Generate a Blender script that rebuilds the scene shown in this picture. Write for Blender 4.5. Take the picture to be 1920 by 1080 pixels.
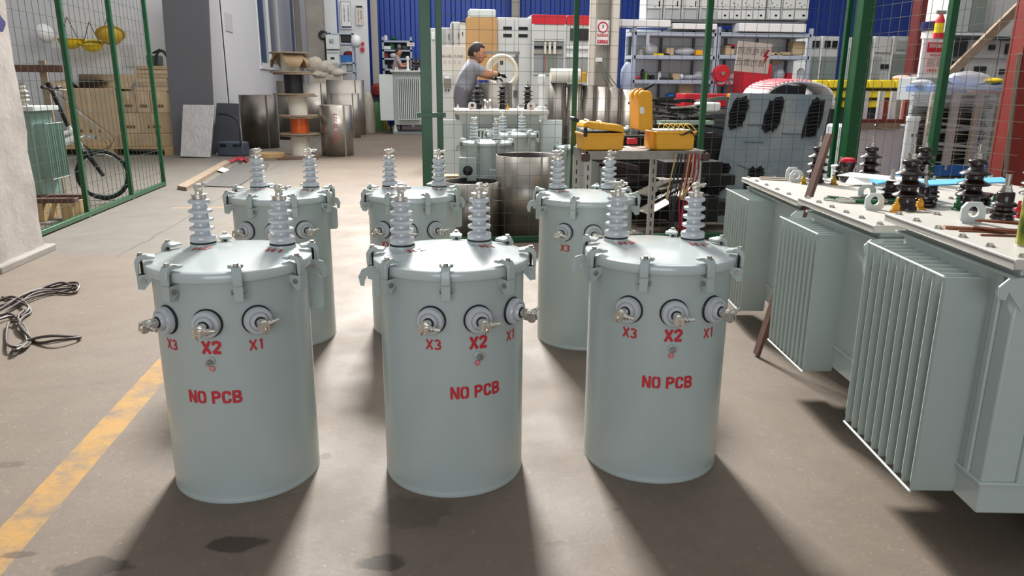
import bpy, bmesh, math, random
from mathutils import Vector, Matrix, Euler
random.seed(7)
for o in list(bpy.data.objects): bpy.data.objects.remove(o)
SC = bpy.context.scene
COL = SC.collection
PI = math.pi
R = math.radians

# ---------------------------------------------------------------- camera
CAMH = 1.47
FOC = 1400.2
FW = Vector((0.12188, 0.95771, -0.26064)); RT = Vector((0.99222, -0.12431, 0.00723)); UP = Vector((0.02547, 0.25949, 0.96541))
cd = bpy.data.cameras.new('camera'); cam = bpy.data.objects.new('camera', cd); COL.objects.link(cam)
cd.sensor_width = 36.0; cd.lens = FOC / 1920 * 36.0; cd.clip_start = 0.05; cd.clip_end = 200
mw = Matrix(((RT.x, UP.x, -FW.x), (RT.y, UP.y, -FW.y), (RT.z, UP.z, -FW.z))).to_4x4()
mw.translation = Vector((0, 0, CAMH)); cam.matrix_world = mw
SC.camera = cam
CO = Vector((0, 0, CAMH))
def ray(px, py): return FW + RT * ((px - 960) / FOC) - UP * ((py - 540) / FOC)
def at(px, py, Y):                     # the point at depth Y (world) that belongs to a place in the photo
    d = ray(px, py); return CO + d * (Y / d.y)
def on(px, py, z=0.0):                 # the point at height z
    d = ray(px, py); return CO + d * ((z - CAMH) / d.z)

# ---------------------------------------------------------------- light
SC.view_settings.view_transform = 'Standard'; SC.view_settings.look = 'None'
SC.view_settings.gamma = 1.0; SC.view_settings.use_curve_mapping = False
SC.view_settings.exposure = 0.2
w = bpy.data.worlds.new('world'); SC.world = w; w.use_nodes = True
nt = w.node_tree; bgn = nt.nodes['Background']
bgn.inputs['Color'].default_value = (0.96, 0.98, 1.0, 1); bgn.inputs['Strength'].default_value = 0.27
def area(name, loc, target, sx, sy, power, color=(1, 1, 1)):
    l = bpy.data.lights.new(name, 'AREA'); l.shape = 'RECTANGLE'; l.size = sx; l.size_y = sy; l.energy = power; l.color = color
    o = bpy.data.objects.new(name, l); COL.objects.link(o); o.location = loc
    o.rotation_euler = (Vector(target) - Vector(loc)).to_track_quat('-Z', 'Y').to_euler()
    return o
sky_l = area('skylight_window', (0.25, 19.0, 10.8), (0.15, 0.5, 0.0), 2.8, 1.6, 2100, (1.0, 0.98, 0.95)); sky_l.data.spread = R(95)
area('overhead_fill', (0, 5, 7.5), (0, 5, 0), 8, 8, 80, (0.97, 0.98, 1.0))  # added soft fill from above, no actual fitting
area('middle_fill', (2.5, 8.5, 7.6), (3.0, 12.5, 0.8), 10, 4, 480, (1.0, 0.99, 0.97))  # added fill that brightens the shelf and cabinet fronts, no actual fitting
area('hall_roof_light', (1, 19, 8.0), (0, 20, 0), 14, 12, 720, (1.0, 0.98, 0.96))
area('front_fill', (-1.2, -4.6, 2.2), (0.2, 3, 0.5), 5.0, 3.0, 150, (0.88, 0.94, 1.0))  # added frontal fill behind the camera for the upright faces

# ---------------------------------------------------------------- materials
def lin(c):
    if isinstance(c, str):
        c = c.lstrip('#'); c = [int(c[i:i + 2], 16) / 255 for i in (0, 2, 4)]
    return tuple((x / 12.92 if x <= .04045 else ((x + .055) / 1.055) ** 2.4) for x in c)
_M = {}
def mat(name, c, rough=.5, metal=0.0, var=0.0, scale=8.0, bump=0.0, bscale=40.0, c2=None, coat=0.0, trans=0.0, emit=None, alpha=1.0, wave=None, band=.15):
    if name in _M: return _M[name]
    m = bpy.data.materials.new(name); m.use_nodes = True; n = m.node_tree; b = n.nodes['Principled BSDF']
    col = lin(c); b.inputs['Base Color'].default_value = (*col, 1)
    b.inputs['Roughness'].default_value = rough; b.inputs['Metallic'].default_value = metal
    b.inputs['Coat Weight'].default_value = coat; b.inputs['Coat Roughness'].default_value = .15
    b.inputs['Transmission Weight'].default_value = trans; b.inputs['Alpha'].default_value = alpha
    if emit: b.inputs['Emission Color'].default_value = (*col, 1); b.inputs['Emission Strength'].default_value = emit
    tc = n.nodes.new('ShaderNodeTexCoord')
    if var or c2:
        ns = n.nodes.new('ShaderNodeTexNoise'); ns.inputs['Scale'].default_value = scale; ns.inputs['Detail'].default_value = 6
        n.links.new(tc.outputs['Object'], ns.inputs['Vector'])
        rp = n.nodes.new('ShaderNodeValToRGB')
        if c2:
            rp.color_ramp.elements[0].position = .5 - band; rp.color_ramp.elements[1].position = .5 + band
            rp.color_ramp.elements[0].color = (*col, 1); rp.color_ramp.elements[1].color = (*lin(c2), 1)
        else:
            rp.color_ramp.elements[0].position = .3; rp.color_ramp.elements[1].position = .7
            rp.color_ramp.elements[0].color = (*[x * (1 - var) for x in col], 1)
            rp.color_ramp.elements[1].color = (*[min(1, x * (1 + var)) for x in col], 1)
        n.links.new(ns.outputs['Fac'], rp.inputs['Fac']); n.links.new(rp.outputs['Color'], b.inputs['Base Color'])
    if bump:
        nb = n.nodes.new('ShaderNodeTexNoise'); nb.inputs['Scale'].default_value = bscale; nb.inputs['Detail'].default_value = 4
        n.links.new(tc.outputs['Object'], nb.inputs['Vector'])
        bp = n.nodes.new('ShaderNodeBump'); bp.inputs['Strength'].default_value = bump; bp.inputs['Distance'].default_value = .01
        n.links.new(nb.outputs['Fac'], bp.inputs['Height']); n.links.new(bp.outputs['Normal'], b.inputs['Normal'])
    _M[name] = m; return m
tank_c = mat('tank_paint', '#aeb8b5', .33, 0, .03, 3, .04, 90, coat=.25)
lid_c = mat('lid_paint', '#bac3c1', .22, 0, .02, 3, .02, 60, coat=.5)
fin_c = mat('radiator_paint', '#a3aca7', .42, 0, .04, 2, .08, 160, coat=.1)
top_c = mat('cover_paint', '#c2beb5', .42, 0, .03, 4, .03, 80, coat=.1)
pale_c = mat('pale_paint', '#c9d0cd', .4, 0, .03, 3)
porc = mat('grey_porcelain', '#bcc0c4', .12, 0, coat=.6)
brown_p = mat('brown_porcelain', '#1f0f0b', .2, 0, coat=.35)
rubber = mat('black_rubber', '#111213', .55)
tin = mat('tinned_brass', '#e6e1d8', .24, .9, .06, 60)
steel = mat('bright_steel', '#b9b6b0', .3, 1.0, .08, 30)
zinc = mat('zinc_plated', '#a9a59c', .4, .9, .1, 40)
brass = mat('brass_fitting', '#b08d3c', .35, .9)
redp = mat('red_stencil_paint', '#b3202a', .55, 0, c2='#c8323a', scale=90, band=.3)
grn = mat('green_fence_paint', '#0c5029', .38, 0, .12, 6, coat=.2)
wire = mat('fence_wire', '#4d5a52', .5, .3)
wire_l = mat('fence_wire_pale', '#7c7c6c', .5, .3)
plaster = mat('white_plaster', '#dddad7', .85, 0, .03, 1.3, .12, 14)
pillar_m = mat('rough_plaster', '#a59d97', .9, 0, c2='#b2aaa4', scale=5, bump=.35, bscale=18)
wallw = mat('white_wall_paint', '#dcdcde', .7, 0, .02, .8, .05, 10)
concrete = mat('grey_concrete', '#8f8a82', .85, 0, .12, 2.5, .2, 30)
card = mat('cardboard', '#bda586', .85, 0, .08, 5)
card2 = mat('worn_cardboard', '#af9878', .85, 0, .14, 4)
card_d = mat('cardboard_inside', '#6e5638', .9, 0, .1, 5)
tape = mat('packing_tape', '#c9b58f', .25, 0)
wood = mat('pale_wood', '#b99b6d', .75, 0, .15, 9)
wood_b = mat('brown_wood', '#5f4136', .65, 0, .2, 7, .1, 30)
woodg = mat('weathered_wood', '#8f7d6a', .85, 0, .18, 12)
darkg = mat('dark_grey_board', '#5a5b5f', .6, 0, .04, 1.5)
darkp = mat('charcoal_plastic', '#3b3d42', .5, 0, .06, 5)
blueg = mat('slate_blue_plastic', '#4a5260', .5, 0, .08, 8)
black = mat('black_plastic', '#141416', .45)
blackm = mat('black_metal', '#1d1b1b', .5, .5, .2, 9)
whitep = mat('white_plastic', '#e6e6e6', .35)
silver = mat('silver_foil', '#bdbab8', .38, .5, .1, 8, .8, 22)
sheet = mat('galvanised_sheet', '#a39d95', .33, .85, .14, 3)
sheet_d = mat('dark_steel_sheet', '#6d6862', .36, .85, .25, 2.2)
sheet_i = mat('sheet_inside_shade', '#2b2624', .6, .6)  # sheet steel darkened to paint in the shade inside the shells
yel = mat('yellow_plastic', '#e7a51b', .4, 0, .06, 8, coat=.1)
yel2 = mat('bright_yellow_plastic', '#e6c614', .4)
orange = mat('orange_copper_wire', '#d8632a', .3, .3, .2, 40)
redm = mat('red_plastic', '#c3182c', .4)
redsteel = mat('red_lead_paint', '#8c2c22', .6, 0, .18, 3)
blue_w = mat('blue_cladding', '#1f46a8', .4, 0, .08, .7)
bluep = mat('blue_plastic', '#2068b8', .4)
purple = mat('poster_purple', '#2d2a66', .5)
paper = mat('white_paper', '#e9e7e2', .8)
paperg = mat('grey_paper', '#c9c8c8', .8)
cab = mat('cabinet_grey', '#c4c6c4', .45, 0, .02, 2)
cabd = mat('cabinet_dark_grey', '#9fa3a3', .5)  # plain darker grey for panels, stands and benches
glass_d = mat('dark_meter_glass', '#1c1f22', .15)
cream = mat('cream_panel', '#cfc7bc', .6)
mdf = mat('brown_fibreboard', '#b58e5d', .7, 0, .05, 3)
bone = mat('bone_white', '#dbd5c8', .5, 0, .04, 5)
shelf_m = mat('shelf_grey_blue', '#aab3c2', .45)
skin = mat('skin', '#b98468', .55)
hair = mat('black_hair', '#2a211d', .7)
shirt = mat('grey_shirt', '#85868e', .85, 0, .05, 10)
trous = mat('grey_trousers', '#68676f', .85, 0, .06, 9)
cable_m = mat('brown_cable', '#3d3029', .55)
tyre = mat('tyre_rubber', '#1a1a1a', .8)
chrome = mat('chrome', '#d8d8d8', .12, 1)
film = mat('stretch_film', '#dfe6ea', .2, 0, alpha=.22, coat=.5)
film2 = mat('clear_plastic_bag', '#d8d9dd', .25, 0, .08, 12, alpha=.6)
sack = mat('woven_sack', '#b9b0a2', .9, 0, .12, 10, .4, 25)
glassw = mat('window_glass', '#5e6c78', .08, 0, coat=.5)
holed = mat('blue_grey_board', '#586873', .6, 0, c2='#7d8382', scale=4, band=.25, bump=.5, bscale=16)
foamb = mat('black_foam', '#0c0d12', .95, 0, bump=.8, bscale=60)
copper = mat('copper_bar', '#7a4a35', .35, .8, .2, 8)
green_p = mat('green_plastic', '#0f5a34', .4)
can_g = mat('green_can_print', '#8d9433', .3, .3, c2='#4f5a1e', scale=26, band=.12)
cyan = mat('light_blue_folder', '#5fb4dc', .5)

# ---------------------------------------------------------------- mesh builder
class MB:
    def __init__(s): s.v = []; s.f = []; s.m = []; s.T = Matrix.Identity(4); s.mi = 0
    def at(s, loc=(0, 0, 0), rot=(0, 0, 0), sc=1):
        s.T = Matrix.Translation(Vector(loc)) @ Euler(rot).to_matrix().to_4x4() @ Matrix.Scale(sc, 4); return s
    def add(s, vs, fs, mi=None):
        b = len(s.v); s.v += [s.T @ Vector(v) for v in vs]; s.f += [tuple(b + i for i in f) for f in fs]
        s.m += [s.mi if mi is None else mi] * len(fs); return s
    def box(s, x0, x1, y0, y1, z0, z1, mi=None):
        vs = [(x, y, z) for z in (z0, z1) for y in (y0, y1) for x in (x0, x1)]
        return s.add(vs, [(0, 2, 3, 1), (4, 5, 7, 6), (0, 1, 5, 4), (2, 6, 7, 3), (0, 4, 6, 2), (1, 3, 7, 5)], mi)
    def bar(s, a, b, w, h, up=(0, 0, 1), mi=None):       # rectangular bar from a to b
        a = Vector(a); b = Vector(b); d = (b - a).normalized(); u = Vector(up)
        if abs(d.dot(u)) > .98: u = Vector((0, 1, 0))
        r = d.cross(u).normalized() * w / 2; u = r.cross(d).normalized() * h / 2
        vs = [p + i * r + j * u for p in (a, b) for i, j in ((-1, -1), (1, -1), (1, 1), (-1, 1))]
        return s.add(vs, [(3, 2, 1, 0), (4, 5, 6, 7), (0, 1, 5, 4), (1, 2, 6, 5), (2, 3, 7, 6), (3, 0, 4, 7)], mi)
    def tube(s, pts, r, n=8, mi=None, cap=True, closed=False):
        pts = [Vector(p) for p in pts]; k = len(pts); rs = r if isinstance(r, (list, tuple)) else [r] * k
        prev = None; vs = []
        for i, p in enumerate(pts):
            if closed: d = (pts[(i + 1) % k] - pts[i - 1]).normalized()
            else: d = (pts[min(i + 1, k - 1)] - pts[max(i - 1, 0)]).normalized()
            if prev is None:
                u = d.orthogonal().normalized()
            else:
                u = (prev - d * prev.dot(d))
                u = u.normalized() if u.length > 1e-6 else d.orthogonal().normalized()
            prev = u; w_ = d.cross(u)
            vs += [p + (u * math.cos(2 * PI * j / n) + w_ * math.sin(2 * PI * j / n)) * rs[i] for j in range(n)]
        fs = []
        for i in range(k if closed else k - 1):
            i2 = (i + 1) % k
            for j in range(n):
                j2 = (j + 1) % n; fs.append((i * n + j, i * n + j2, i2 * n + j2, i2 * n + j))
        if cap and not closed:
            fs.append(tuple(reversed(range(n)))); fs.append(tuple((k - 1) * n + j for j in range(n)))
        return s.add(vs, fs, mi)
    def cyl(s, a, b, r, r2=None, n=20, mi=None, cap=True):
        return s.tube([a, b], [r, r if r2 is None else r2], n, mi, cap)
    def lathe(s, prof, c=(0, 0, 0), n=32, axis='Z', mi=None, a0=0, a1=2 * PI):
        full = abs(a1 - a0 - 2 * PI) < 1e-6; k = n if full else n + 1; vs = []; fs = []
        for (r, z) in prof:
            for j in range(k):
                a = a0 + (a1 - a0) * j / n; x, y = r * math.cos(a), r * math.sin(a)
                p = (x, y, z) if axis == 'Z' else ((x, -z, y) if axis == '-Y' else (z, x, y))
                vs.append((p[0] + c[0], p[1] + c[1], p[2] + c[2]))
        for i in range(len(prof) - 1):
            for j in range(n):
                j2 = (j + 1) % k if full else j + 1
                fs.append((i * k + j, i * k + j2, (i + 1) * k + j2, (i + 1) * k + j))
        return s.add(vs, fs, mi)
    def torus(s, c, Rr, r, n=32, m=8, axis='Z', mi=None):
        pts = []
        for j in range(n):
            a = 2 * PI * j / n; x, y = Rr * math.cos(a), Rr * math.sin(a)
            pts.append({'Z': (c[0] + x, c[1] + y, c[2]), 'Y': (c[0] + x, c[1], c[2] + y), 'X': (c[0], c[1] + x, c[2] + y)}[axis])
        return s.tube(pts, r, m, mi, closed=True)
    def prism(s, poly, d0, d1, plane='XY', mi=None):     # extruded polygon
        n = len(poly)
        def q(p, d): return (p[0], p[1], d) if plane == 'XY' else ((p[0], d, p[1]) if plane == 'XZ' else (d, p[0], p[1]))
        vs = [q(p, d0) for p in poly] + [q(p, d1) for p in poly]
        return s.add(vs, [tuple(reversed(range(n))), tuple(range(n, 2 * n))] + [(i, (i + 1) % n, n + (i + 1) % n, n + i) for i in range(n)], mi)
    def ell(s, c, rx, ry, rz, n=16, m=10, mi=None):
        vs = []; fs = []
        for i in range(m + 1):
            t = PI * i / m
            for j in range(n):
                a = 2 * PI * j / n; vs.append((c[0] + rx * math.sin(t) * math.cos(a), c[1] + ry * math.sin(t) * math.sin(a), c[2] + rz * math.cos(t)))
        for i in range(m):
            for j in range(n):
                j2 = (j + 1) % n; fs.append((i * n + j, (i + 1) * n + j, (i + 1) * n + j2, i * n + j2))
        return s.add(vs, fs, mi)
    def hexn(s, c, r, h, axis='Z', mi=None):
        a = Vector(c); d = {'Z': Vector((0, 0, h)), 'Y': Vector((0, h, 0)), 'X': Vector((h, 0, 0))}[axis]
        return s.tube([a, a + d], r, 6, mi)
    def build(s, name, mats, parent=None, loc=None, rot=None, smooth=True, bev=0, ang=38, solid=0):
        me = bpy.data.meshes.new(name); me.from_pydata([tuple(v) for v in s.v], [], s.f); me.update()
        if not isinstance(mats, (list, tuple)): mats = [mats]
        for m in mats: me.materials.append(m)
        me.polygons.foreach_set('material_index', s.m)
        bm = bmesh.new(); bm.from_mesh(me); bmesh.ops.remove_doubles(bm, verts=bm.verts, dist=1e-6)
        bmesh.ops.recalc_face_normals(bm, faces=bm.faces); bm.to_mesh(me); bm.free()
        if smooth:
            me.polygons.foreach_set('use_smooth', [True] * len(me.polygons)); me.set_sharp_from_angle(angle=R(ang))
        o = bpy.data.objects.new(name, me); COL.objects.link(o)
        if parent: o.parent = parent
        if loc: o.location = loc
        if rot: o.rotation_euler = rot
        if bev:
            b = o.modifiers.new('bevel', 'BEVEL'); b.width = bev; b.segments = 2; b.limit_method = 'ANGLE'; b.angle_limit = R(40)
        if solid:
            b = o.modifiers.new('solid', 'SOLIDIFY'); b.thickness = solid; b.offset = 0
        return o
def thing(name, label, cat, loc=(0, 0, 0), rz=0, group=None, rot=None):
    o = bpy.data.objects.new(name, None); COL.objects.link(o); o.empty_display_size = .1
    o.location = loc; o.rotation_euler = rot or (0, 0, rz); o['label'] = label; o['category'] = cat
    if group: o['group'] = group
    return o
def tag(o, label, cat, group=None, kind=None):
    o['label'] = label; o['category'] = cat
    if group: o['group'] = group
    if kind: o['kind'] = kind
    return o
def struct(o): o['kind'] = 'structure'; return o
def dup(root, loc=None, rz=None, label=None, rot=None, group=None):
    def cp(o, par):
        c = o.copy(); COL.objects.link(c)
        if par: c.parent = par
        for ch in o.children: cp(ch, c)
        return c
    r = cp(root, None)
    if loc is not None: r.location = loc
    if rz is not None: r.rotation_euler = (0, 0, rz)
    if rot is not None: r.rotation_euler = rot
    if label: r['label'] = label
    if group: r['group'] = group
    return r
def relabel(o, label, group=None):
    o['label'] = label
    if group: o['group'] = group
def rect(x0, y0, x1, y1, Y):           # extents in world of a photo rectangle standing at depth Y
    ym = (y0 + y1) / 2; xm = (x0 + x1) / 2
    return at(x0, ym, Y).x, at(x1, ym, Y).x, at(xm, y1, Y).z, at(xm, y0, Y).z

# stroke lettering ------------------------------------------------
G = {'N': [[(.12, 0), (.12, 1)], [(.12, 1), (.8, 0)], [(.88, 0), (.88, 1)]],
 'O': [[(.42, .04), (.16, .14), (.12, .5), (.16, .86), (.42, .96)], [(.58, .04), (.84, .14), (.88, .5), (.84, .86), (.58, .96)]],
 'P': [[(.14, 0), (.14, 1)], [(.24, .95), (.6, .95), (.85, .85), (.85, .6), (.6, .48), (.3, .48)]],
 'C': [[(.48, .04), (.2, .12), (.12, .5), (.2, .88), (.48, .96)], [(.6, .95), (.84, .86), (.86, .7)], [(.6, .05), (.84, .14), (.86, .3)]],
 'B': [[(.14, 0), (.14, 1)], [(.26, .95), (.62, .95), (.82, .84), (.82, .64), (.62, .53), (.3, .53)], [(.3, .5), (.66, .48), (.88, .36), (.88, .16), (.66, .05), (.26, .05)]],
 'X': [[(.1, 0), (.42, .44)], [(.58, .58), (.9, 1)], [(.1, 1), (.9, 0)]],
 'H': [[(.12, 0), (.12, 1)], [(.26, .5), (.72, .5)], [(.88, 0), (.88, 1)]],
 '1': [[(.5, 0), (.5, 1)], [(.5, .97), (.3, .8)]],
 '2': [[(.12, .75), (.2, .92), (.5, .97), (.82, .88), (.84, .66), (.5, .36), (.14, .1)], [(.12, .05), (.88, .05)]],
 '3': [[(.14, .9), (.5, .97), (.82, .86), (.8, .64), (.5, .54)], [(.5, .5), (.84, .4), (.86, .14), (.5, .03), (.14, .1)]],
 'E': [[(.14, 0), (.14, 1)], [(.14, .95), (.85, .95)], [(.14, .5), (.75, .5)], [(.14, .05), (.85, .05)]],
 'A': [[(.08, 0), (.5, 1)], [(.5, 1), (.92, 0)], [(.26, .35), (.74, .35)]], '-': [[(.2, .5), (.8, .5)]], ' ': []}
def strokes(text, h, wr=.62, sw=.2, gap=.16):   # -> list of quads in (u,v), centred
    quads = []; x = 0; cw = h * wr
    for ch in text:
        if ch == ' ': x += cw * .55; continue
        for pl in G[ch]:
            for (a, b) in zip(pl[:-1], pl[1:]):
                A = Vector((x + a[0] * cw, a[1] * h)); B = Vector((x + b[0] * cw, b[1] * h)); d = (B - A).normalized()
                e = d * h * sw * .18; nrm = Vector((-d.y, d.x)) * h * sw / 2
                A = A - e; B = B + e
                quads.append([A + nrm, A - nrm, B - nrm, B + nrm])
        x += cw * (1 + gap)
    W_ = x - cw * gap
    return [[(p.x - W_ / 2, p.y - h / 2) for p in q] for q in quads]
def wrap_text(name, text, h, r, z, phi, parent, m=redp, off=.0012, **k):   # lettering on an upright drum facing -Y at phi
    mb = MB()
    for qi, q in enumerate(strokes(text, h, **k)):
        vs = []
        for (u, v) in q:
            a = phi + u / r; rr = r + off + .00005 * (qi % 5); vs.append((math.sin(a) * rr, -math.cos(a) * rr, z + v))
        mb.add(vs, [(0, 1, 2, 3)])
    return mb.build(name, m, parent, smooth=False)
def flat_text(name, body, size, m, parent=None, loc=(0, 0, 0), rot=(PI / 2, 0, 0), mirror=False, thick=.0006):
    cu = bpy.data.curves.new(name, 'FONT'); cu.body = body; cu.size = size; cu.align_x = 'CENTER'; cu.align_y = 'CENTER'; cu.extrude = thick
    tmp = bpy.data.objects.new(name, cu); COL.objects.link(tmp)
    dg = bpy.context.evaluated_depsgraph_get(); me = bpy.data.meshes.new_from_object(tmp.evaluated_get(dg))
    bpy.data.objects.remove(tmp); me.materials.clear(); me.materials.append(m)
    if mirror:
        me.transform(Matrix.Scale(-1, 4, (1, 0, 0))); me.flip_normals()
    o = bpy.data.objects.new(name, me); COL.objects.link(o); o.location = loc; o.rotation_euler = rot
    if parent: o.parent = parent
    return o
# ================================================================ SETTING
def floor_mat():
    m = bpy.data.materials.new('floor_concrete'); m.use_nodes = True; n = m.node_tree; L = n.links; b = n.nodes['Principled BSDF']
    tc = n.nodes.new('ShaderNodeTexCoord'); sp = n.nodes.new('ShaderNodeSeparateXYZ'); L.new(tc.outputs['Object'], sp.inputs[0])
    def noise(s, d=8, r=.6, vec=None):
        q = n.nodes.new('ShaderNodeTexNoise'); q.inputs['Scale'].default_value = s; q.inputs['Detail'].default_value = d; q.inputs['Roughness'].default_value = r
        L.new(vec or tc.outputs['Object'], q.inputs['Vector']); return q.outputs['Fac']
    def math_(op, a, c=None, cl=False):
        q = n.nodes.new('ShaderNodeMath'); q.operation = op; q.use_clamp = cl
        for i, x in enumerate((a, c)):
            if x is None: continue
            if isinstance(x, (int, float)): q.inputs[i].default_value = x
            else: L.new(x, q.inputs[i])
        return q.outputs[0]
    def ramp(f, p0, p1, c0=(0, 0, 0), c1=(1, 1, 1)):
        q = n.nodes.new('ShaderNodeValToRGB'); q.color_ramp.elements[0].position = p0; q.color_ramp.elements[1].position = p1
        q.color_ramp.elements[0].color = (*c0, 1); q.color_ramp.elements[1].color = (*c1, 1); L.new(f, q.inputs[0]); return q.outputs[0]
    def mix(f, a, c):
        q = n.nodes.new('ShaderNodeMix'); q.data_type = 'RGBA'
        if isinstance(f, (int, float)): q.inputs[0].default_value = f
        else: L.new(f, q.inputs[0])
        for i, x in ((6, a), (7, c)):
            if isinstance(x, tuple): q.inputs[i].default_value = (*x, 1)
            else: L.new(x, q.inputs[i])
        return q.outputs[2]
    c = ramp(noise(.9, 10, .65), .3, .72, lin('#a2937f'), lin('#beb09e'))
    c = mix(ramp(noise(6, 8, .7), .45, .75), c, mix(.5, c, lin('#8a7d72')))
    gr = noise(28, 8, .8); c = mix(math_('MULTIPLY', ramp(gr, .42, .30), .35), c, lin('#75685a')); c = mix(math_('MULTIPLY', ramp(gr, .58, .72), .3), c, lin('#cabfb2'))
    c = mix(math_('MULTIPLY', ramp(noise(2.2, 10, .75), .56, .74), .45), c, lin('#8b7c6d'))
    # cooler, greyer slab on the left side
    lf = ramp(math_('ADD', sp.outputs[0], math_('MULTIPLY', noise(.8), .6)), .0, 1.0)
    edge = math_('SUBTRACT', math_('MULTIPLY', sp.outputs[0], -1), 1.95)
    edge = math_('ADD', edge, math_('MULTIPLY', noise(1.3), .25))
    far = math_('MULTIPLY', math_('SUBTRACT', sp.outputs[1], 6.6), 2.0, True)
    lf = math_('MULTIPLY', math_('MULTIPLY', edge, 2.2, True), far)
    c = mix(math_('MULTIPLY', lf, .75), c, ramp(noise(3.5, 8), .3, .7, lin('#83857f'), lin('#9a9b93')))
    # fine pale and dark specks
    c = mix(ramp(noise(95, 2), .70, .74), c, lin('#b9ada2')); c = mix(math_('MULTIPLY', ramp(noise(60, 3), .31, .27), .6), c, lin('#4b4038'))
    # yellow lane line, worn
    wx = math_('ADD', sp.outputs[0], math_('MULTIPLY', noise(9), .012))
    dl = math_('ABSOLUTE', math_('SUBTRACT', wx, -1.372)); inl = math_('LESS_THAN', dl, .068)
    worn = math_('SUBTRACT', ramp(noise(4.5, 10, .75), .36, .56), math_('MULTIPLY', math_('SUBTRACT', sp.outputs[1], 4.5), .13, True), True)
    c = mix(math_('MULTIPLY', math_('MULTIPLY', inl, worn), .66), c, lin('#bf8f3a'))
    # cross line far back
    dl2 = math_('LESS_THAN', math_('ABSOLUTE', math_('SUBTRACT', sp.outputs[1], 9.55)), .05)
    inx = math_('MULTIPLY', math_('GREATER_THAN', sp.outputs[0], -3.0), math_('LESS_THAN', sp.outputs[0], -.1))
    c = mix(math_('MULTIPLY', math_('MULTIPLY', dl2, inx), .3), c, lin('#b98c52'))
    # oil stains
    for (px, py, sx, sy, k) in ((440, 1020, .105, .05, .8), (715, 1055, .09, .05, .75), (170, 1065, .12, .06, .65), (770, 960, .16, .12, .35), (40, 1040, .07, .02, .5), (1155, 955, .012, .012, .4), (1040, 1020, .04, .02, .3), (20, 870, .06, .03, .35), (610, 855, .03, .03, .45)):
        p = on(px, py); du = math_('DIVIDE', math_('SUBTRACT', sp.outputs[0], p.x), sx); dv = math_('DIVIDE', math_('SUBTRACT', sp.outputs[1], p.y), sy)
        d = math_('SQRT', math_('ADD', math_('POWER', du, 2), math_('POWER', dv, 2)))
        d = math_('ADD', d, math_('MULTIPLY', math_('SUBTRACT', noise(14, 5), .5), 1.6))
        f = ramp(d, .75, 1.0, (1, 1, 1), (0, 0, 0)); c = mix(math_('MULTIPLY', f, k), c, lin('#3d342e'))
    # seams
    for x0, a in ((-2.62, .6),):
        d = math_('ABSOLUTE', math_('SUBTRACT', math_('ADD', sp.outputs[0], math_('MULTIPLY', noise(2.5), .14)), x0 + .07))
        f = math_('MULTIPLY', math_('LESS_THAN', d, .012), far); c = mix(math_('MULTIPLY', f, a), c, lin('#4c463f'))
    L.new(c, b.inputs['Base Color']); L.new(ramp(noise(1.6, 6), .3, .7, (.55,) * 3, (.75,) * 3), b.inputs['Roughness'])
    bp = n.nodes.new('ShaderNodeBump'); bp.inputs['Strength'].default_value = .12; bp.inputs['Distance'].default_value = .01
    L.new(noise(45, 6), bp.inputs['Height']); L.new(bp.outputs[0], b.inputs['Normal'])
    b.inputs['Specular IOR Level'].default_value = .28
    return m
struct(MB().box(-14, 30, -5, 32, -.15, 0).build('floor', floor_mat(), smooth=False))
# back wall of blue corrugated cladding
mb = MB(); prof = []; x = -6.0
while x < 29:
    prof += [(x, 0), (x + .18, 0), (x + .22, -.06), (x + .34, -.06)]; x += .38
vs = []; fs = []
for (a, d) in prof: vs += [(a, 30 + d, 0), (a, 30 + d, 9)]
for i in range(len(prof) - 1): fs.append((2 * i, 2 * i + 2, 2 * i + 3, 2 * i + 1))
mb.add(vs, fs); 
struct(mb.build('wall_back', blue_w, smooth=False, solid=.01))
# white wall along the left, running away, with the window
XW = -4.35
WINY = (22.9, 26.4, 2.0, 4.7)
wa = at(487, 60, 22); 
Y0, Y1 = 18.7, 29.9
wy0, wy1, wz0, wz1 = WINY
mb = MB()
for (a, b_, c, d) in ((Y0, wy0, 0, 7), (wy1, Y1, 0, 7), (wy0, wy1, 0, wz0), (wy0, wy1, wz1, 7)): mb.box(XW - .22, XW, a, b_, c, d)
struct(mb.build('wall_left', wallw, smooth=False))
win = thing('window_1', 'x', 'window', (XW, (wy0 + wy1) / 2, wz0)); del win['label'], win['category']; struct(win)
hw = (wy1 - wy0) / 2; hh = wz1 - wz0
mb = MB()
for (a, b_, c, d) in ((-hw, hw, 0, .08), (-hw, hw, hh - .08, hh), (-hw, -hw + .09, 0, hh), (hw - .09, hw, 0, hh), (-.06, .06, 0, hh)): mb.box(-.1, .02, a, b_, c, d)
mb.build('window_frame', whitep, win, bev=.006)
MB().box(-.06, -.05, -hw, hw, 0, hh).build('pane', glassw, win, smooth=False)
MB().box(-.02, .05, -hw - .1, hw + .1, -.1, 0).build('window_sill', wallw, win)
# wall that faces the camera behind the boxes and helmets
struct(MB().box(-14, XW, 18.6, 18.8, 0, 7).build('wall_back_left', wallw, smooth=False))
struct(MB().box(-14, -13.8, -5, 30, 0, 7).build('wall_far_left', wallw, smooth=False))
struct(MB().box(at(552, 60, 29).x, at(580, 60, 29).x, 29.0, 29.1, 0, 9).build('wall_panel', wallw))
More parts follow.
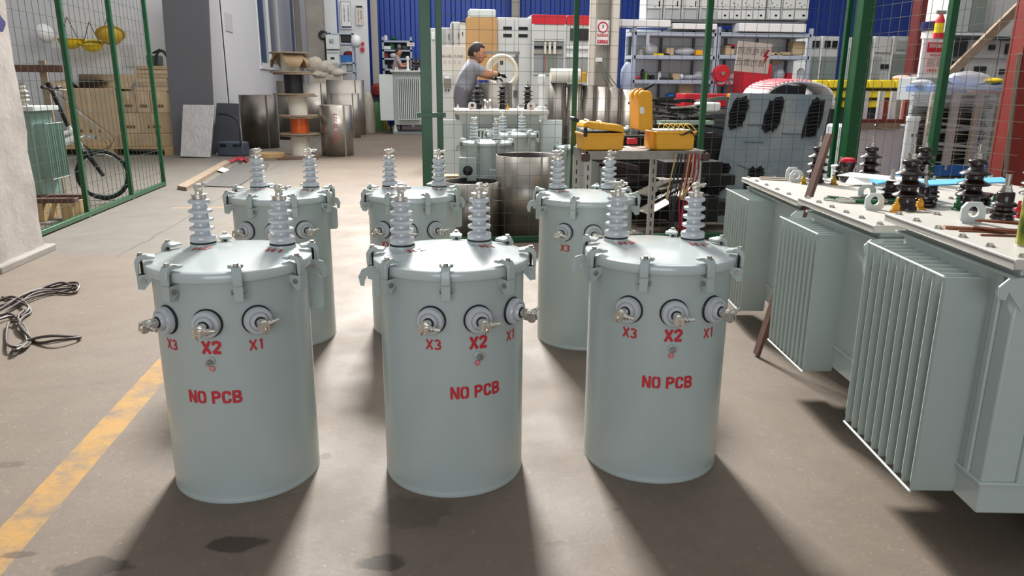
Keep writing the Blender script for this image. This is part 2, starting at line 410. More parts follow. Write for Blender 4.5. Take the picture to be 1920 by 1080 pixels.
# rough plastered pillar at the left edge
mb = MB(); import itertools
def rough_box(x0, x1, y0, y1, z0, z1, mi=None, amp=.012, nx=6, nz=24):
    mb = MB()
    def face(fn, nu, nv):
        vs = []; fs = []
        for i in range(nu + 1):
            for j in range(nv + 1):
                vs.append(fn(i / nu, j / nv))
        for i in range(nu):
            for j in range(nv): fs.append((i * (nv + 1) + j, (i + 1) * (nv + 1) + j, (i + 1) * (nv + 1) + j + 1, i * (nv + 1) + j + 1))
        mb.add(vs, fs)
    def nz_(p): return p
    X, Y, Z = x1 - x0, y1 - y0, z1 - z0
    face(lambda u, v: nz_((x0 + X * u, y0, z0 + Z * v)), nx, nz); face(lambda u, v: nz_((x0 + X * u, y1, z0 + Z * v)), nx, nz)
    face(lambda u, v: nz_((x0, y0 + Y * u, z0 + Z * v)), nx, nz); face(lambda u, v: nz_((x1, y0 + Y * u, z0 + Z * v)), nx, nz)
    face(lambda u, v: nz_((x0 + X * u, y0 + Y * v, z1)), nx, nx)
    return mb
def vnz(p, amp):
    from mathutils import noise as N
    q = Vector(p) * 6; return Vector(p) + Vector((N.noise(q), N.noise(q + Vector((9, 0, 0))), 0)) * amp
mb = rough_box(-4.1, -3.355, 6.28, 7.06, 0, 3.6, amp=0); mb.v = [vnz(v, .02) for v in mb.v]
struct(mb.build('trim_1', pillar_m)).name = 'trim_1'
struct(MB().box(-4.16, -3.29, 6.2, 7.16, -.01, .06).build('trim_2', concrete, bev=.015))
# concrete column by the racks and steel stanchions
def column(n, px0, px1, Y, m, d=.4, z1=8):
    a, b_ = at(px0, 100, Y).x, at(px1, 100, Y).x
    return struct(MB().box(a, b_, Y, Y + d, 0, z1).build(n, m, bev=.02))
column('trim_3', 577, 609, 25.0, concrete, .5)
column('trim_4', 556, 566, 24.6, mat('pole_grey', '#6b6560', .6), .15)
column('trim_5', 697, 710, 27.5, mat('pole_beige', '#a8a39a', .6), .2)
column('trim_6', 959, 974, 29.2, mat('pole_beige', '#a8a39a', .6), .2)
column('trim_7', 1105, 1118, 11.8, cream, .1)
column('trim_8', 1118, 1148, 11.95, concrete, .4)
column('trim_9', 1146, 1160, 11.8, cream, .1)
# ================================================================ POLE-TYPE DRUM TRANSFORMERS
def clamp_terminal(mb, sc=1):
    """eye-bolt clamp pointing along local -Y from origin, side bolt to +X"""
    pass
BZ = .880       # gasket height of the tall bushings
def h_bushing(root, x, y, z=BZ, sc=1.0, n=36, spin=0.0):
    e = MB().at((x, y, z - .012))
    e.lathe([(.062, -.03), (.060, -.012), (.051, -.001), (.049, .006), (.049, .012), (0, .012)], n=n)
    boss = e.build('bushing_boss', lid_c, root)
    g = MB().at((x, y, z)); g.lathe([(0, -.001), (.0475, 0), (.0485, .003), (.0475, .006), (0, .006)], n=n)
    g.build('bushing_gasket', rubber, root)
    pr = [(0, .006), (.045, .006), (.0475, .010), (.0475, .026), (.044, .031), (.030, .035), (.027, .040)]
    zz = .042
    for rr in (.0455, .0445, .0435):
        pr += [(.027, zz + .005), (rr - .003, zz + .009), (rr, zz + .012), (rr, zz + .0195), (rr - .003, zz + .022), (.029, zz + .0245), (.0265, zz + .0315)]
        zz += .0335
    pr += [(.0265, zz + .006), (.035, zz + .010), (.0405, zz + .014), (.0405, zz + .021), (.037, zz + .026), (.022, zz + .029), (0, zz + .029)]
    b = MB().at((x, y, z)); b.lathe([(r * sc, h * sc) for r, h in pr], n=n)
    pb = b.build('bushing', porc, root, ang=50)
    zt = z + (zz + .029) * sc
    c = MB().at((x, y, zt), sc=1.25); c.lathe([(.021, 0), (.021, .010), (.025, .011), (.025, .013), (.012, .014), (.010, .022), (0, .022)], n=20)
    c.at((x, y, zt + .040), (0, 0, spin), 1.25); c.lathe([(0, -.014), (.010, -.011), (.0145, 0), (.010, .011), (0, .014)], n=14)
    c.cyl((-.004, -.016, .002), (.022, -.012, .004), .0042, n=8); c.hexn((.014, -.0135, .004), .0085, .006, 'X'); c.cyl((.02, -.012, .004), (.034, -.01, .006), .0035, n=8)
    c.torus((-.008, -.013, .006), .008, .0032, 12, 6, 'Y'); c.cyl((-.013, -.010, .006), (-.028, -.006, .006), .0045, n=8)
    c.build('terminal', tin, root)
def x_bushing(root, r, z, phi, spin=0.0, n=32):
    rot = (0, 0, phi)
    def M_(): return MB().at((math.sin(phi) * (r - .002), -math.cos(phi) * (r - .002), z), rot)
    mb = M_(); mb.lathe([(0, 0), (.050, 0), (.052, .004), (.050, .008), (0, .008)], n=n, axis='-Y'); mb.build('bushing_gasket', rubber, root)
    mb = M_(); mb.lathe([(.047, .006), (.048, .010), (.048, .026), (.045, .031), (.034, .032), (.0325, .028), (.031, .028), (.030, .040), (.027, .044), (.020, .044), (.019, .036), (0, .036)], n=n, axis='-Y')
    mb.build('bushing', porc, root, ang=50)
    mb = M_(); mb.lathe([(.0175, .038), (.0185, .044), (.0185, .047), (.012, .048), (0, .048)], n=24, axis='-Y'); mb.build('washer', rubber, root)
    mb = M_(); mb.T = mb.T @ Matrix.Translation((0, .0075, 0)) @ Matrix.Scale(1.17, 4)
    mb.lathe([(.0135, .046), (.0135, .060), (.0105, .062), (.0105, .070), (0, .070)], n=16, axis='-Y')
    # clamp body hanging below / ahead, side bolt
    b = mb.T.copy(); mb.T = b @ Matrix.Translation((0, -.064, 0)) @ Euler((0, spin, 0)).to_matrix().to_4x4()
    mb.lathe([(0, -.012), (.011, -.010), (.0155, -.002), (.0155, .006), (.011, .013), (0, .015)], n=14, axis='-Y')
    mb.prism([(-.014, -.016), (.010, -.016), (.014, -.004), (.012, .006), (-.014, .008)], -.022, .006, 'XZ')
    mb.torus((-.002, -.014, -.012), .0125, .0042, 16, 6, 'X')
    mb.box(-.012, -.004, -.030, -.008, -.018, .008); mb.box(.004, .010, -.030, -.008, -.018, .004)
    mb.hexn((.012, -.012, -.001), .0105, .009, 'X'); mb.cyl((.018, -.012, -.001), (.046, -.012, .003), .0052, n=10); mb.hexn((.024, -.012, 0), .0085, .006, 'X')
    mb.build('terminal', tin, root)
def clamp(root, th, r, zr):
    """lid clamp: bent finger over the rim, strap, bolt and bracket below; th: 0 = front (-Y)"""
    o = (0, 0, 0); rot = (0, 0, th)
    def M_(): return MB().at(o, rot)
    k = -1; w = .016
    mb = M_()   # finger: profile in YZ plane (y negative outward)
    poly = [(-(r - .030), zr + .021), (-(r - .030), zr + .014), (-(r + .010), zr + .010), (-(r + .019), zr - .004), (-(r + .021), zr - .042), (-(r + .032), zr - .042), (-(r + .034), zr + .004), (-(r + .022), zr + .024), (-(r + .0), zr + .030)]
    mb.prism(poly, -w, w, 'YZ'); mb.prism([(-(r - .034), zr + .022), (-(r - .034), zr + .013), (-(r - .010), zr + .012), (-(r - .006), zr + .026)], -.025, .025, 'YZ'); f = mb.build('clamp_finger', tank_c, root, bev=.0035)
    mb = M_(); mb.hexn((0, -(r + .012), zr + .026), .0095, .009, 'Z'); mb.lathe([(.0125, 0), (.0125, .003), (0, .003)], (0, -(r + .012), zr + .0245), 14)
    mb.build('bolt', zinc, f)
    mb = M_(); mb.cyl((0, -(r + .012), zr - .045), (0, -(r + .012), zr + .02), .005, n=8); mb.build('bolt_shank', rubber, f)
    mb = M_()   # bracket on the wall: channel with side plates
    for sx in (-.0155, .0125):
        mb.prism([(-(r - .022), zr - .040), (-(r + .030), zr - .044), (-(r + .030), zr - .092), (-(r + .012), zr - .098), (-(r - .022), zr - .060)], sx, sx + .003, 'YZ')
    mb.prism([(-(r + .026), zr - .042), (-(r + .031), zr - .042), (-(r + .031), zr - .094), (-(r + .026), zr - .094)], -.0155, .0155, 'YZ')
    br = mb.build('clamp_bracket', tank_c, root, bev=.0015)
    mb = M_(); mb.cyl((-.019, -(r + .012), zr - .064), (.019, -(r + .012), zr - .064), .0065, n=10); mb.hexn((-.022, -(r + .012), zr - .064), .010, .005, 'X'); mb.hexn((.017, -(r + .012), zr - .064), .010, .005, 'X')
    mb.build('pivot_bolt', zinc, br)
def lug(root, th, r, z, plate):
    def M_(): return MB().at((0, 0, 0), (0, 0, th))
    pr = [(-(r - .012), z - .085), (-(r - .012), z - .012), (-(r + .014), z - .012), (-(r + .020), z - .026), (-(r + .026), z - .036), (-(r + .034), z - .052),
          (-(r + .046), z - .05), (-(r + .054), z - .030), (-(r + .050), z - .006), (-(r + .034), z + .012), (-(r + .010), z + .016), (-(r - .005), z + .010), (-(r - .005), z - .085)]
    mb = M_()
    hook = [(-(r - .012), z - .10), (-(r + .022), z - .10), (-(r + .022), z - .042), (-(r + .030), z - .026), (-(r + .044), z - .022), (-(r + .052), z - .036), (-(r + .056), z - .060), (-(r + .070), z - .058),
            (-(r + .076), z - .024), (-(r + .062), z + .004), (-(r + .034), z + .014), (-(r - .012), z + .012)]
    mb.prism(hook, -.004, .004, 'YZ'); l = mb.build('lifting_lug', tank_c, root, bev=.001)
    if plate:
        mb = M_()
        pl = [(-(r - .01), z - .04), (-(r + .048), z - .055), (-(r + .056), z - .065), (-(r + .056), z - .175), (-(r + .046), z - .185), (-(r - .01), z - .185)]
        mb.prism(pl, .006, .011, 'YZ'); mb.build('hanger_plate', tank_c, root, bev=.001)
def drum(name, label, x, y, phi, marks=True, lug_plate=True, detail=True, group='small drum transformers', variant=0, hb=((-.150, .145), (.158, .125)), h=.86, r=.27, zx=0.0, pcb=True):
    root = thing(name, label, 'transformer', (x, y, 0), phi, group)
    rl = r + .019; zl = h - .028     # lid rim
    mb = MB(); mb.lathe([(0, .006), (r - .006, .006), (r - .004, 0), (r, 0), (r + .0005, .004), (r + .0005, .012), (r - .001, .015), (r, .03), (r, zl - .004), (0, zl - .004)], n=96); mb.build('tank', tank_c, root)
    mb = MB(); pr = [(0, zl - .002), (rl, zl - .002), (rl + .001, zl), (rl + .001, zl + .027), (rl - .002, zl + .030)]
    for i in range(1, 11):
        t = i / 10; pr.append(((rl - .002) * (1 - t), zl + .030 + .019 * math.sin(t * PI / 2)))
    pr[-1] = (0, zl + .049); mb.lathe(pr, n=96); mb.build('lid', lid_c, root, ang=60)
    for i in range(8):
        clamp(root, R(22.5 + 45 * i), rl - .005, zl + .03)
    lug(root, R(-103), r, zl - .02, False); lug(root, R(110), r, zl - .02, lug_plate)
    for i, (bx, by) in enumerate(hb): h_bushing(root, bx, by, BZ + h - .86, spin=(.6 if i else 2.6))
    if marks:
        for i, (a, s) in enumerate(((-34, .25), (0, .1), (34, -.15))):
            x_bushing(root, r, .687 + zx, R(a), s)
        for t, a, zz, hh in (('X3', -33, .597, .035), ('X2', 1, .600, .042), ('X1', 33, .597, .035)):
            wrap_text('stencil_' + {'X3': 'left', 'X2': 'middle', 'X1': 'right'}[t], t, hh, r, zz + zx, R(a), root, wr=.72, sw=.2 if t != 'X2' else .26)
        if pcb: wrap_text('stencil_lettering', 'NO PCB', .043, r, .416, R(-1), root, wr=.70, sw=.23)
        # earth stud and its sticker
        def M_(z_): return MB().at((0, -r + .001, z_))
        mb = M_(.553); mb.lathe([(.015, 0), (.014, .007), (.009, .010), (.009, .022), (0, .022)], n=16, axis='-Y'); mb.build('earth_boss', tank_c, root)
        mb = M_(.553); mb.tube([(0, -.020, 0), (0, -.034, 0)], .011, 6); mb.cyl((0, -.03, 0), (0, -.042, 0), .006, n=8); mb.build('earth_bolt', zinc, root)
        mb = MB(); mb.lathe([(0, 0), (.0105, 0), (.0105, .0012), (0, .0012)], (0, -r - .0002, .523), 20, '-Y'); st = mb.build('earth_sticker', mat('sticker_red', '#c23a3f', .5), root)
        mb = MB(); mb.lathe([(.0062, 0), (.0074, 0), (.0074, .0004), (.0062, .0004)], (0, -r - .0015, .523), 20, '-Y')
        mb.box(-.0006, .0006, -r - .0019, -r - .0013, .5235, .528); mb.box(-.0035, .0035, -r - .0019, -r - .0013, .5228, .5238); mb.box(-.002, .002, -r - .0019, -r - .0013, .521, .5219)
        mb.build('earth_symbol', whitep, st, smooth=False)
        for t, (bx, by), dx in (('H2', hb[0], .03), ('H1', hb[1], .0)):
            mb = MB()
            for q in strokes(t, .045, wr=.62, sw=.2, gap=.35):
                vs = []
                for (u, v) in q:
                    X = bx + dx + u; Y = by - .096 + v; rr = math.hypot(X, Y)
                    tt = 1 - rr / (rl - .002); vs.append((X, Y, zl + .030 + .019 * math.sin(tt * PI / 2) + .003))
                mb.add(vs, [(0, 1, 2, 3)])
            mb.build('lid_lettering', redp, root, smooth=False)
    return root
drum('drum_transformer', 'grey-green drum transformer in the front row, left one beside the yellow floor line', -.69, 2.79, R(-6))
drum('drum_transformer', 'grey-green drum transformer in the middle of the front row, bright glare on its lid', .12, 2.74, R(16))
drum('drum_transformer', 'grey-green drum transformer in the front row, nearest the finned transformers', .93, 2.75, R(-5.5))
drum('drum_transformer', 'drum transformer in the back row behind the left front drum', -.79, 4.46, R(0))
drum('drum_transformer', 'drum transformer in the back row, middle one, next to the green gate post', -.035, 4.56, R(-5), h=.845, r=.262, zx=-.03)
drum('drum_transformer', 'drum transformer in the back row in front of the steel cart with yellow cases', .97, 4.25, R(-3), pcb=False)

# ================================================================ FINNED TRANSFORMERS ON THE RIGHT
def brown_bushing(root, x, y, z, sc=1.0, sheds=3, top='stud', n=28, small=False, name='high_voltage_bushing', m=None):
    p = MB().at((x, y, z), sc=sc)
    if small:
        pr = [(0, 0), (.034, 0), (.036, .006), (.030, .016), (.042, .022), (.042, .028), (.028, .034), (.028, .042), (.040, .048), (.038, .054), (.026, .060), (.026, .088), (.022, .092), (0, .092)]; H_ = .092
    else:
        pr = [(0, 0), (.040, 0), (.040, .012), (.032, .020), (.030, .045)]; zz = .045
        for i in range(sheds):
            pr += [(.030, zz + .006), (.056, zz + .010), (.060, zz + .013), (.058, zz + .017), (.034, zz + .028), (.029, zz + .034)]; zz += .042
        pr += [(.024, zz + .004), (.034, zz + .008), (.036, zz + .018), (.032, zz + .026), (.016, zz + .030), (0, zz + .030)]; H_ = zz + .030
    p.lathe(pr, n=n); b = p.build(name, m or brown_p, root, ang=50)
    q = MB().at((x, y, z), sc=sc)
    q.hexn((0, 0, H_ - .002), .017, .012); q.hexn((0, 0, H_ + .011), .014, .010); q.cyl((0, 0, H_), (0, 0, H_ + .055), .0065 if not small else .009, n=10)
    q.build('stud', zinc, b)
def eye_lug(root, x, y, z, s=1.0, rz=0):
    mb = MB().at((x, y, z), (0, 0, rz), s)
    n = 20; out = [(-.042, 0), (-.042, .052), (-.024, .074), (.024, .074), (.042, .052), (.042, 0)]; vs = []; fs = []
    # plate with hole: ring of quads between hexagonal outline and a circle
    import bisect
    def outline(a):
        d = Vector((math.cos(a), math.sin(a))); best = 9; c = Vector((0, .040)); m_ = len(out)
        for i in range(m_):
            p = Vector(out[i]) - c; e = Vector(out[(i + 1) % m_]) - Vector(out[i]); den = d.x * e.y - d.y * e.x
            if abs(den) < 1e-9: continue
            t = (p.x * e.y - p.y * e.x) / den; u = (p.x * d.y - p.y * d.x) / den
            if t > 0 and -1e-6 <= u <= 1 + 1e-6: best = min(best, t)
        return c + d * best
    for yy in (-.005, .005):
        for j in range(n):
            a = 2 * PI * j / n; o = outline(a); vs += [(o.x, yy, o.y), (.019 * math.cos(a), yy, .040 + .019 * math.sin(a))]
    for j in range(n):
        j2 = (j + 1) % n
        fs += [(2 * j, 2 * j2, 2 * j2 + 1, 2 * j + 1), (2 * n + 2 * j, 2 * n + 2 * j + 1, 2 * n + 2 * j2 + 1, 2 * n + 2 * j2), (2 * j, 2 * n + 2 * j, 2 * n + 2 * j2, 2 * j2), (2 * j + 1, 2 * j2 + 1, 2 * n + 2 * j2 + 1, 2 * n + 2 * j + 1)]
    mb.add(vs, fs); return mb.build('lifting_eye', pale_c, root, ang=30)
def fin_block(root, side, x_face, depth, y0, y1, z0, z1, n, m=fin_c, nm='radiator'):
    """pressed-steel fins standing out of face x = x_face towards side*X, rods along the tips"""
    mb = MB(); xt = x_face + side * depth
    for i in range(n):
        y = y0 + (y1 - y0) * i / (n - 1); t = .0105
        # each fin a thin blade, pinched at the ends
        segs = [(z0, .0015), (z0 + .03, t), (z1 - .03, t), (z1, .0015)]
        vs = []; 
        for (z, w_) in segs: vs += [(x_face, y - w_, z), (x_face, y + w_, z), (xt - side * .004, y + w_, z), (xt, y, z), (xt - side * .004, y - w_, z)]
        fs = []
        for k in range(3):
            for j in range(5): fs.append((k * 5 + j, k * 5 + (j + 1) % 5, (k + 1) * 5 + (j + 1) % 5, (k + 1) * 5 + j))
        fs += [(0, 1, 2, 3, 4), (15, 16, 17, 18, 19)]
        mb.add(vs, fs)
    b = mb.build(nm, m, root, ang=25)
    for z in (z0 - .002, z1 + .002): MB().tube([(xt, y0 - .006, z), (xt, y1 + .006, z)], .0045, 8).build('tie_rod', pale_c, b)
    return b
def box_transformer(label, x, y, z, rz, L, D, fin, body_z0, hv=(), lv=(), eyes=(), th=.03, group='finned box transformers along the right side', nf=10, body_front_fins=False):
    """lid's near-left corner at (x,y,z); lx along the lid's long side, ly away"""
    root = thing('finned_transformer', label, 'transformer', (x, y, 0), rz, group)
    mb = MB(); i = .055
    # lid: thin plate with a turned-down lip
    mb.box(0, L, 0, D, z - .008, z); mb.box(0, L, 0, .006, z - th, z - .008); mb.box(0, L, D - .006, D, z - th, z - .008); mb.box(0, .006, .006, D - .006, z - th, z - .008); mb.box(L - .006, L, .006, D - .006, z - th, z - .008)
    mb.build('cover', top_c, root, bev=.003)
    mb = MB(); mb.box(i, L - i, i, D - i, body_z0, z - .008); mb.build('tank', tank_c, root, bev=.006)
    mb = MB(); mb.box(i - .025, L - i + .025, i - .025, D - i + .025, z - .07, z - .058); mb.box(i - .012, L - i + .012, i - .012, D - i + .012, body_z0 + .10, body_z0 + .112)
    mb.build('flange', tank_c, root, bev=.003)
    mb = MB(); mb.box(i + .10, i + .125, i - .012, i, body_z0 + .11, z - .07); mb.box(i - .010, i, i + .06, i + .085, body_z0 + .11, z - .07); mb.box(i + .165, i + .172, i - .006, i, body_z0 + .11, z - .07)
    mb.build('weld_strip', tank_c, root, bev=.004)
    mb = MB()
    for yy in (.02, D - .07): mb.box(i + .30, L - i - .08, yy + .05, yy + .10, 0, body_z0)
    mb.build('skid', mat('skid_grey', '#7d8886', .5), root)
    x0, y0, y1, z0, z1, n = fin
    fin_block(root, -1, i, i - x0, y0, y1, z0, z1, n)
    # bolts round the cover
    bl = MB()
    pts = [(.035 + (L - .07) * k / 9, .03) for k in range(10)] + [(.035 + (L - .07) * k / 9, D - .03) for k in range(10)] + [(.03, .03 + (D - .06) * k / 5) for k in range(1, 5)] + [(L - .03, .03 + (D - .06) * k / 5) for k in range(1, 5)]
    for (a, b_) in pts:
        bl.lathe([(.014, 0), (.014, .003), (.009, .004), (0, .004)], (a, b_, z), 12); bl.hexn((a, b_, z + .003), .0095, .007)
    bl.build('cover_bolt', zinc, root)['kind'] = 'stuff'
    for (a, b_, rr) in eyes: eye_lug(root, a, b_, z, 1.0, rr)
    for (a, b_, s, k) in hv: brown_bushing(root, a, b_, z, s, k)
    for (a, b_, s) in lv: brown_bushing(root, a, b_, z, s, small=True, name='low_voltage_bushing')
    # notched jacking lug below the near corner
    mb = MB(); mb.prism([(i - .0, z - .055), (i - .05, z - .06), (i - .075, z - .085), (i - .07, z - .12), (i - .05, z - .125), (i - .045, z - .1), (i, z - .16)], .02, .028, 'XZ'); mb.build('jacking_lug', tank_c, root, bev=.002)
    mb = MB(); mb.prism([(i + .20, z - .05), (i + .20, z - .11), (i + .215, z - .125), (i + .235, z - .11), (i + .235, z - .05)], i - .03, i - .022, 'XZ'); mb.build('jacking_lug', tank_c, root, bev=.002)
    return root
T3 = box_transformer('nearest finned transformer at the right edge, spray can and copper bars on its cover', 1.63, 1.815, 1.02, R(-8.5), 1.35, .79, (-.083, .19, .71, .20, .92, 10), .20,
    hv=((.56, .60, 1.15, 3), (1.0, .62, 1.15, 3)), lv=((.355, .66, 1.1), (.75, .25, 1.1)), eyes=((.205, .585, 0), (1.15, .585, 0)))
T2 = box_transformer('middle finned transformer, with pliers and a blue folder on its cover', 1.785, 2.708, .95, R(-6.2), 1.35, .78, (-.08, .325, .77, .21, .85, 10), .23,
    hv=((.335, .40, 1.12, 3), (.645, .43, 1.12, 3), (.955, .46, 1.12, 3)), lv=((.415, .70, 1.0), (.50, .56, .9), (.78, .70, 1.0), (.62, .70, .8)), eyes=((.19, .40, 0), (.30, .70, 0), (1.2, .40, 0)))
T1 = box_transformer('farthest finned transformer of the right-hand row, with a red-capped bushing, beside the leaning plank', 1.99, 3.71, .90, R(-8), 1.6, 1.05, (-.097, .53, 1.03, .13, .82, 10), .2,
    hv=((.39, .78, 1.12, 3), (.72, .80, 1.12, 3), (1.06, .82, 1.12, 3)), lv=((.45, .98, 1.0), (.60, .95, 1.0), (.85, .60, 1.0), (.98, .62, .9)), eyes=((.27, .80, 0), (.31, .99, 0), (1.45, .80, 0)))
# coloured terminals beside the bushings
def term(root, x, y, z, m, rz=0):
    mb = MB().at((x, y, z), (0, 0, rz)); mb.box(-.018, .018, -.02, .02, 0, .008); mb.box(-.014, .014, -.005, .012, .008, .034); mb.cyl((0, .003, .03), (0, .003, .06), .006, n=8); mb.hexn((0, .003, .036), .011, .008)
    mb.build('arcing_terminal', m, root, bev=.002)
for r_, z, l in ((T2, .95, ((.255, .33, yel), (.41, .42, yel), (.57, .40, green_p), (.80, .50, green_p))), (T1, .9, ((.28, .70, brass), (.46, .68, brass), (.66, .72, brass), (.80, .78, brass))), (T3, 1.02, ((.45, .72, redm),))):
    for (a, b_, m) in l: term(r_, a, b_, z, m)
mb = MB().at((.52, .66, 0)); mb.lathe([(0, .01), (.040, .01), (.046, .03), (.044, .055), (.036, .065), (.04, .09), (.046, .10), (.046, .125), (0, .125)], c=(.08, .18, .9), n=24); b = mb.build('low_voltage_bushing', brown_p, T1)
mb = MB(); mb.lathe([(.0465, .125), (.047, .13), (.040, .145), (.02, .152), (0, .154)], c=(.60, .84, .9), n=24); mb.build('red_cap', redm, b)
# wide flat bushings on T2's cover
for (a, b_) in ((.47, .50), (.80, .60)):
    mb = MB(); mb.lathe([(0, 0), (.045, 0), (.055, .01), (.055, .02), (.04, .026), (.04, .034), (.05, .04), (.048, .05), (0, .052)], c=(a, b_, .95), n=24); mb.build('low_voltage_bushing', brown_p, T2)

def onlid(T, lx, ly, z): 
    a = T.rotation_euler.z; return (T.location.x + lx * math.cos(a) - ly * math.sin(a), T.location.y + lx * math.sin(a) + ly * math.cos(a), z)
# things lying on the covers
p = onlid(T3, .150, .19, 1.02)
t = thing('spray_can', 'green and gold spray can standing on the nearest finned transformer', 'spray can', p)
MB().lathe([(0, 0), (.030, 0), (.033, .003), (.033, .148), (.029, .154), (0, .154)], n=32).build('can_body', can_g, t)
MB().lathe([(.0335, 0), (.0335, .004), (.031, .006)], n=32).build('rim', zinc, t)
MB().lathe([(.029, .152), (.029, .158), (.024, .172), (.015, .176), (0, .176)], n=32).build('dome', whitep, t)
def copper_bar(label, T, a, b_, z, w=.03, h=.008, zz=.0):
    A = onlid(T, a[0], a[1], z + h / 2); B = onlid(T, b_[0], b_[1], z + h / 2 + zz)
    tag(MB().bar(A, B, w, h).build('copper_bar', copper, bev=.001), label, 'copper bar', 'copper bars on the nearest finned transformer')
copper_bar('flat copper bar on the nearest finned transformer, longest of the heap', T3, (.05, .47), (.30, .41), 1.02)
copper_bar('flat copper bar lying crosswise on the copper heap beside the spray can', T3, (.13, .44), (.28, .30), 1.028, .022, .006, .004)
copper_bar('bent copper bar end pointing up beside the lifting eye', T3, (.19, .53), (.27, .39), 1.036, .022, .008, .012)
copper_bar('short copper bar at the front of the copper heap', T3, (.10, .35), (.26, .33), 1.02, .016, .005)
copper_bar('thin copper bar lying next to the longest bar of the heap', T3, (.07, .42), (.25, .385), 1.02, .012, .005)
def pliers(label, T, lx, ly, z, rz):
    p = onlid(T, lx, ly, z); t = thing('pliers', label, 'pliers', p, rz, 'pliers on the middle finned transformer')
    mb = MB(); mb.prism([(-.075, -.006), (-.02, -.016), (.01, -.016), (.02, 0), (.01, .016), (-.02, .016), (-.075, .006)], .004, .018); mb.lathe([(0, .003), (.012, .003), (.012, .02), (0, .02)], n=14); mb.build('jaw', zinc, t, bev=.002)
    for s in (-1, 1):
        mb = MB(); mb.tube([(.0, s * .006, .011), (.03, s * .018, .011), (.07, s * .030, .012), (.12, s * .026, .012)], [.007, .009, .010, .009], 10); mb.build('handle', green_p, t)
pliers('green-handled pliers lying nearest the lifting eye on the middle transformer', T2, .19, .60, .95, R(-20))
pliers('green-handled pliers behind the others on the middle transformer cover', T2, .27, .69, .95, R(14))
pliers('green-handled pliers lying by the small brown bushing', T2, .33, .58, .95, R(-5))
mb = MB(); 
for k in range(3):
    mb.tube([Vector(onlid(T2, .13 + .05 * math.cos(a + k) + .02 * k, .66 + .05 * math.sin(a) * (1 + .2 * k), .956 + .004 * k)) for a in [i * 2 * PI / 14 for i in range(13)]], .0022, 5)
tag(mb.build('thin_cable', green_p), 'thin green cable looped at the corner of the middle transformer', 'cable')
# folder and papers bridging the middle and far transformer
def sheet_(name, label, cat, pts, m, th=.002, group=None):
    mb = MB(); n = len(pts); q = [Vector(p) for p in pts]; up = Vector((0, 0, th)); mb.add(q + [p + up for p in q], [tuple(range(n)), tuple(reversed(range(n, 2 * n)))] + [(i, (i + 1) % n, n + (i + 1) % n, n + i) for i in range(n)])
    return tag(mb.build(name, m, smooth=False), label, cat, group)
sheet_('paper_sheet', 'white paper sheet lying beside the middle brown bushing', 'paper', [onlid(T2, .17, .76, 1.06), onlid(T2, .46, .60, 1.045), onlid(T2, .60, .74, 1.045), onlid(T2, .30, .90, 1.06)], paper)
sheet_('folder', 'light blue plastic folder leaning among the brown bushings', 'folder', [onlid(T2, .45, .55, 1.035), onlid(T2, .86, .50, 1.06), onlid(T2, .88, .60, 1.07), onlid(T2, .48, .68, 1.04)], cyan, .006)
sheet_('folder', 'light blue folder on the far transformer behind the bushings', 'folder', [onlid(T1, .62, .45, .93), onlid(T1, .95, .60, .96), onlid(T1, .93, .70, .97), onlid(T1, .62, .56, .94)], cyan, .01)
sheet_('paper_sheet', 'curled white paper sheet in front of the red-capped bushing', 'paper', [onlid(T1, .50, .62, .91), onlid(T1, .66, .60, .91), onlid(T1, .72, .76, .96), onlid(T1, .60, .78, .95)], paper)
# flat steel bar on the far transformer
tag(MB().bar(onlid(T1, .08, .93, .912), onlid(T1, .44, .80, .912), .05, .008).build('steel_bar', mat('raw_bar', '#8c7d70', .5, .6)), 'flat steel bar lying at the corner of the farthest finned transformer', 'metal bar')
# leaning plank
A = on(1418, 668, 0); B = at(1556, 250, 3.72)
A.z += .01
tag(MB().bar(A, B, .055, .02, (1, 0, .2)).build('plank', wood_b, bev=.002), 'brown wooden plank leaning between the middle and farthest finned transformers', 'plank')

# ================================================================ WIRE FENCES
def mesh_panel(name, a, b_, z0, z1, step, parent, r=.0022, m=wire, stepz=None):
    a = Vector(a); b_ = Vector(b_); L_ = (b_ - a).length; d = (b_ - a).normalized(); mb = MB(); n = int(L_ / step); nz = int((z1 - z0) / (stepz or step))
    for i in range(1, n + 1):
        p = a + d * (i * step); mb.tube([(p.x, p.y, z0), (p.x, p.y, z1)], r, 4, cap=False)
    for k in range(1, nz + 1):
        z = z0 + k * (stepz or step); mb.tube([(a.x, a.y, z), (b_.x, b_.y, z)], r, 4, cap=False)
    return mb.build(name, m, parent)
def post(parent, x, y, s, z0=0, z1=2.7, name='post', rz=0):
    mb = MB().at((x, y, 0), (0, 0, rz)); mb.box(-s / 2, s / 2, -s / 2, s / 2, z0, z1); return mb.build(name, grn, parent, bev=.004)
# left enclosure fence
F0 = Vector((-3.70, 7.2)); F1 = on(308, 349, 0); F1 = Vector((F1.x, F1.y))
lf = thing('mesh_fence', 'green framed wire mesh fence standing in front of the bicycle', 'fence', (0, 0, 0))
mesh_panel('wire_mesh', (F0.x, F0.y, 0), (F1.x, F1.y, 0), .05, 3.6, .14, lf, .0028, stepz=.16)
for (px, py) in ((150, 408), (236, 374), (307, 349)):
    p = on(px, py, 0); 
    t_ = (p.y - F0.y) / (F1.y - F0.y); post(lf, F0.x + (F1.x - F0.x) * t_, p.y, .05, 0, 3.6)
mb = MB(); mb.bar((F0.x, F0.y, .04), (F1.x, F1.y, .04), .05, .05); mb.build('bottom_rail', grn, lf, bev=.004)
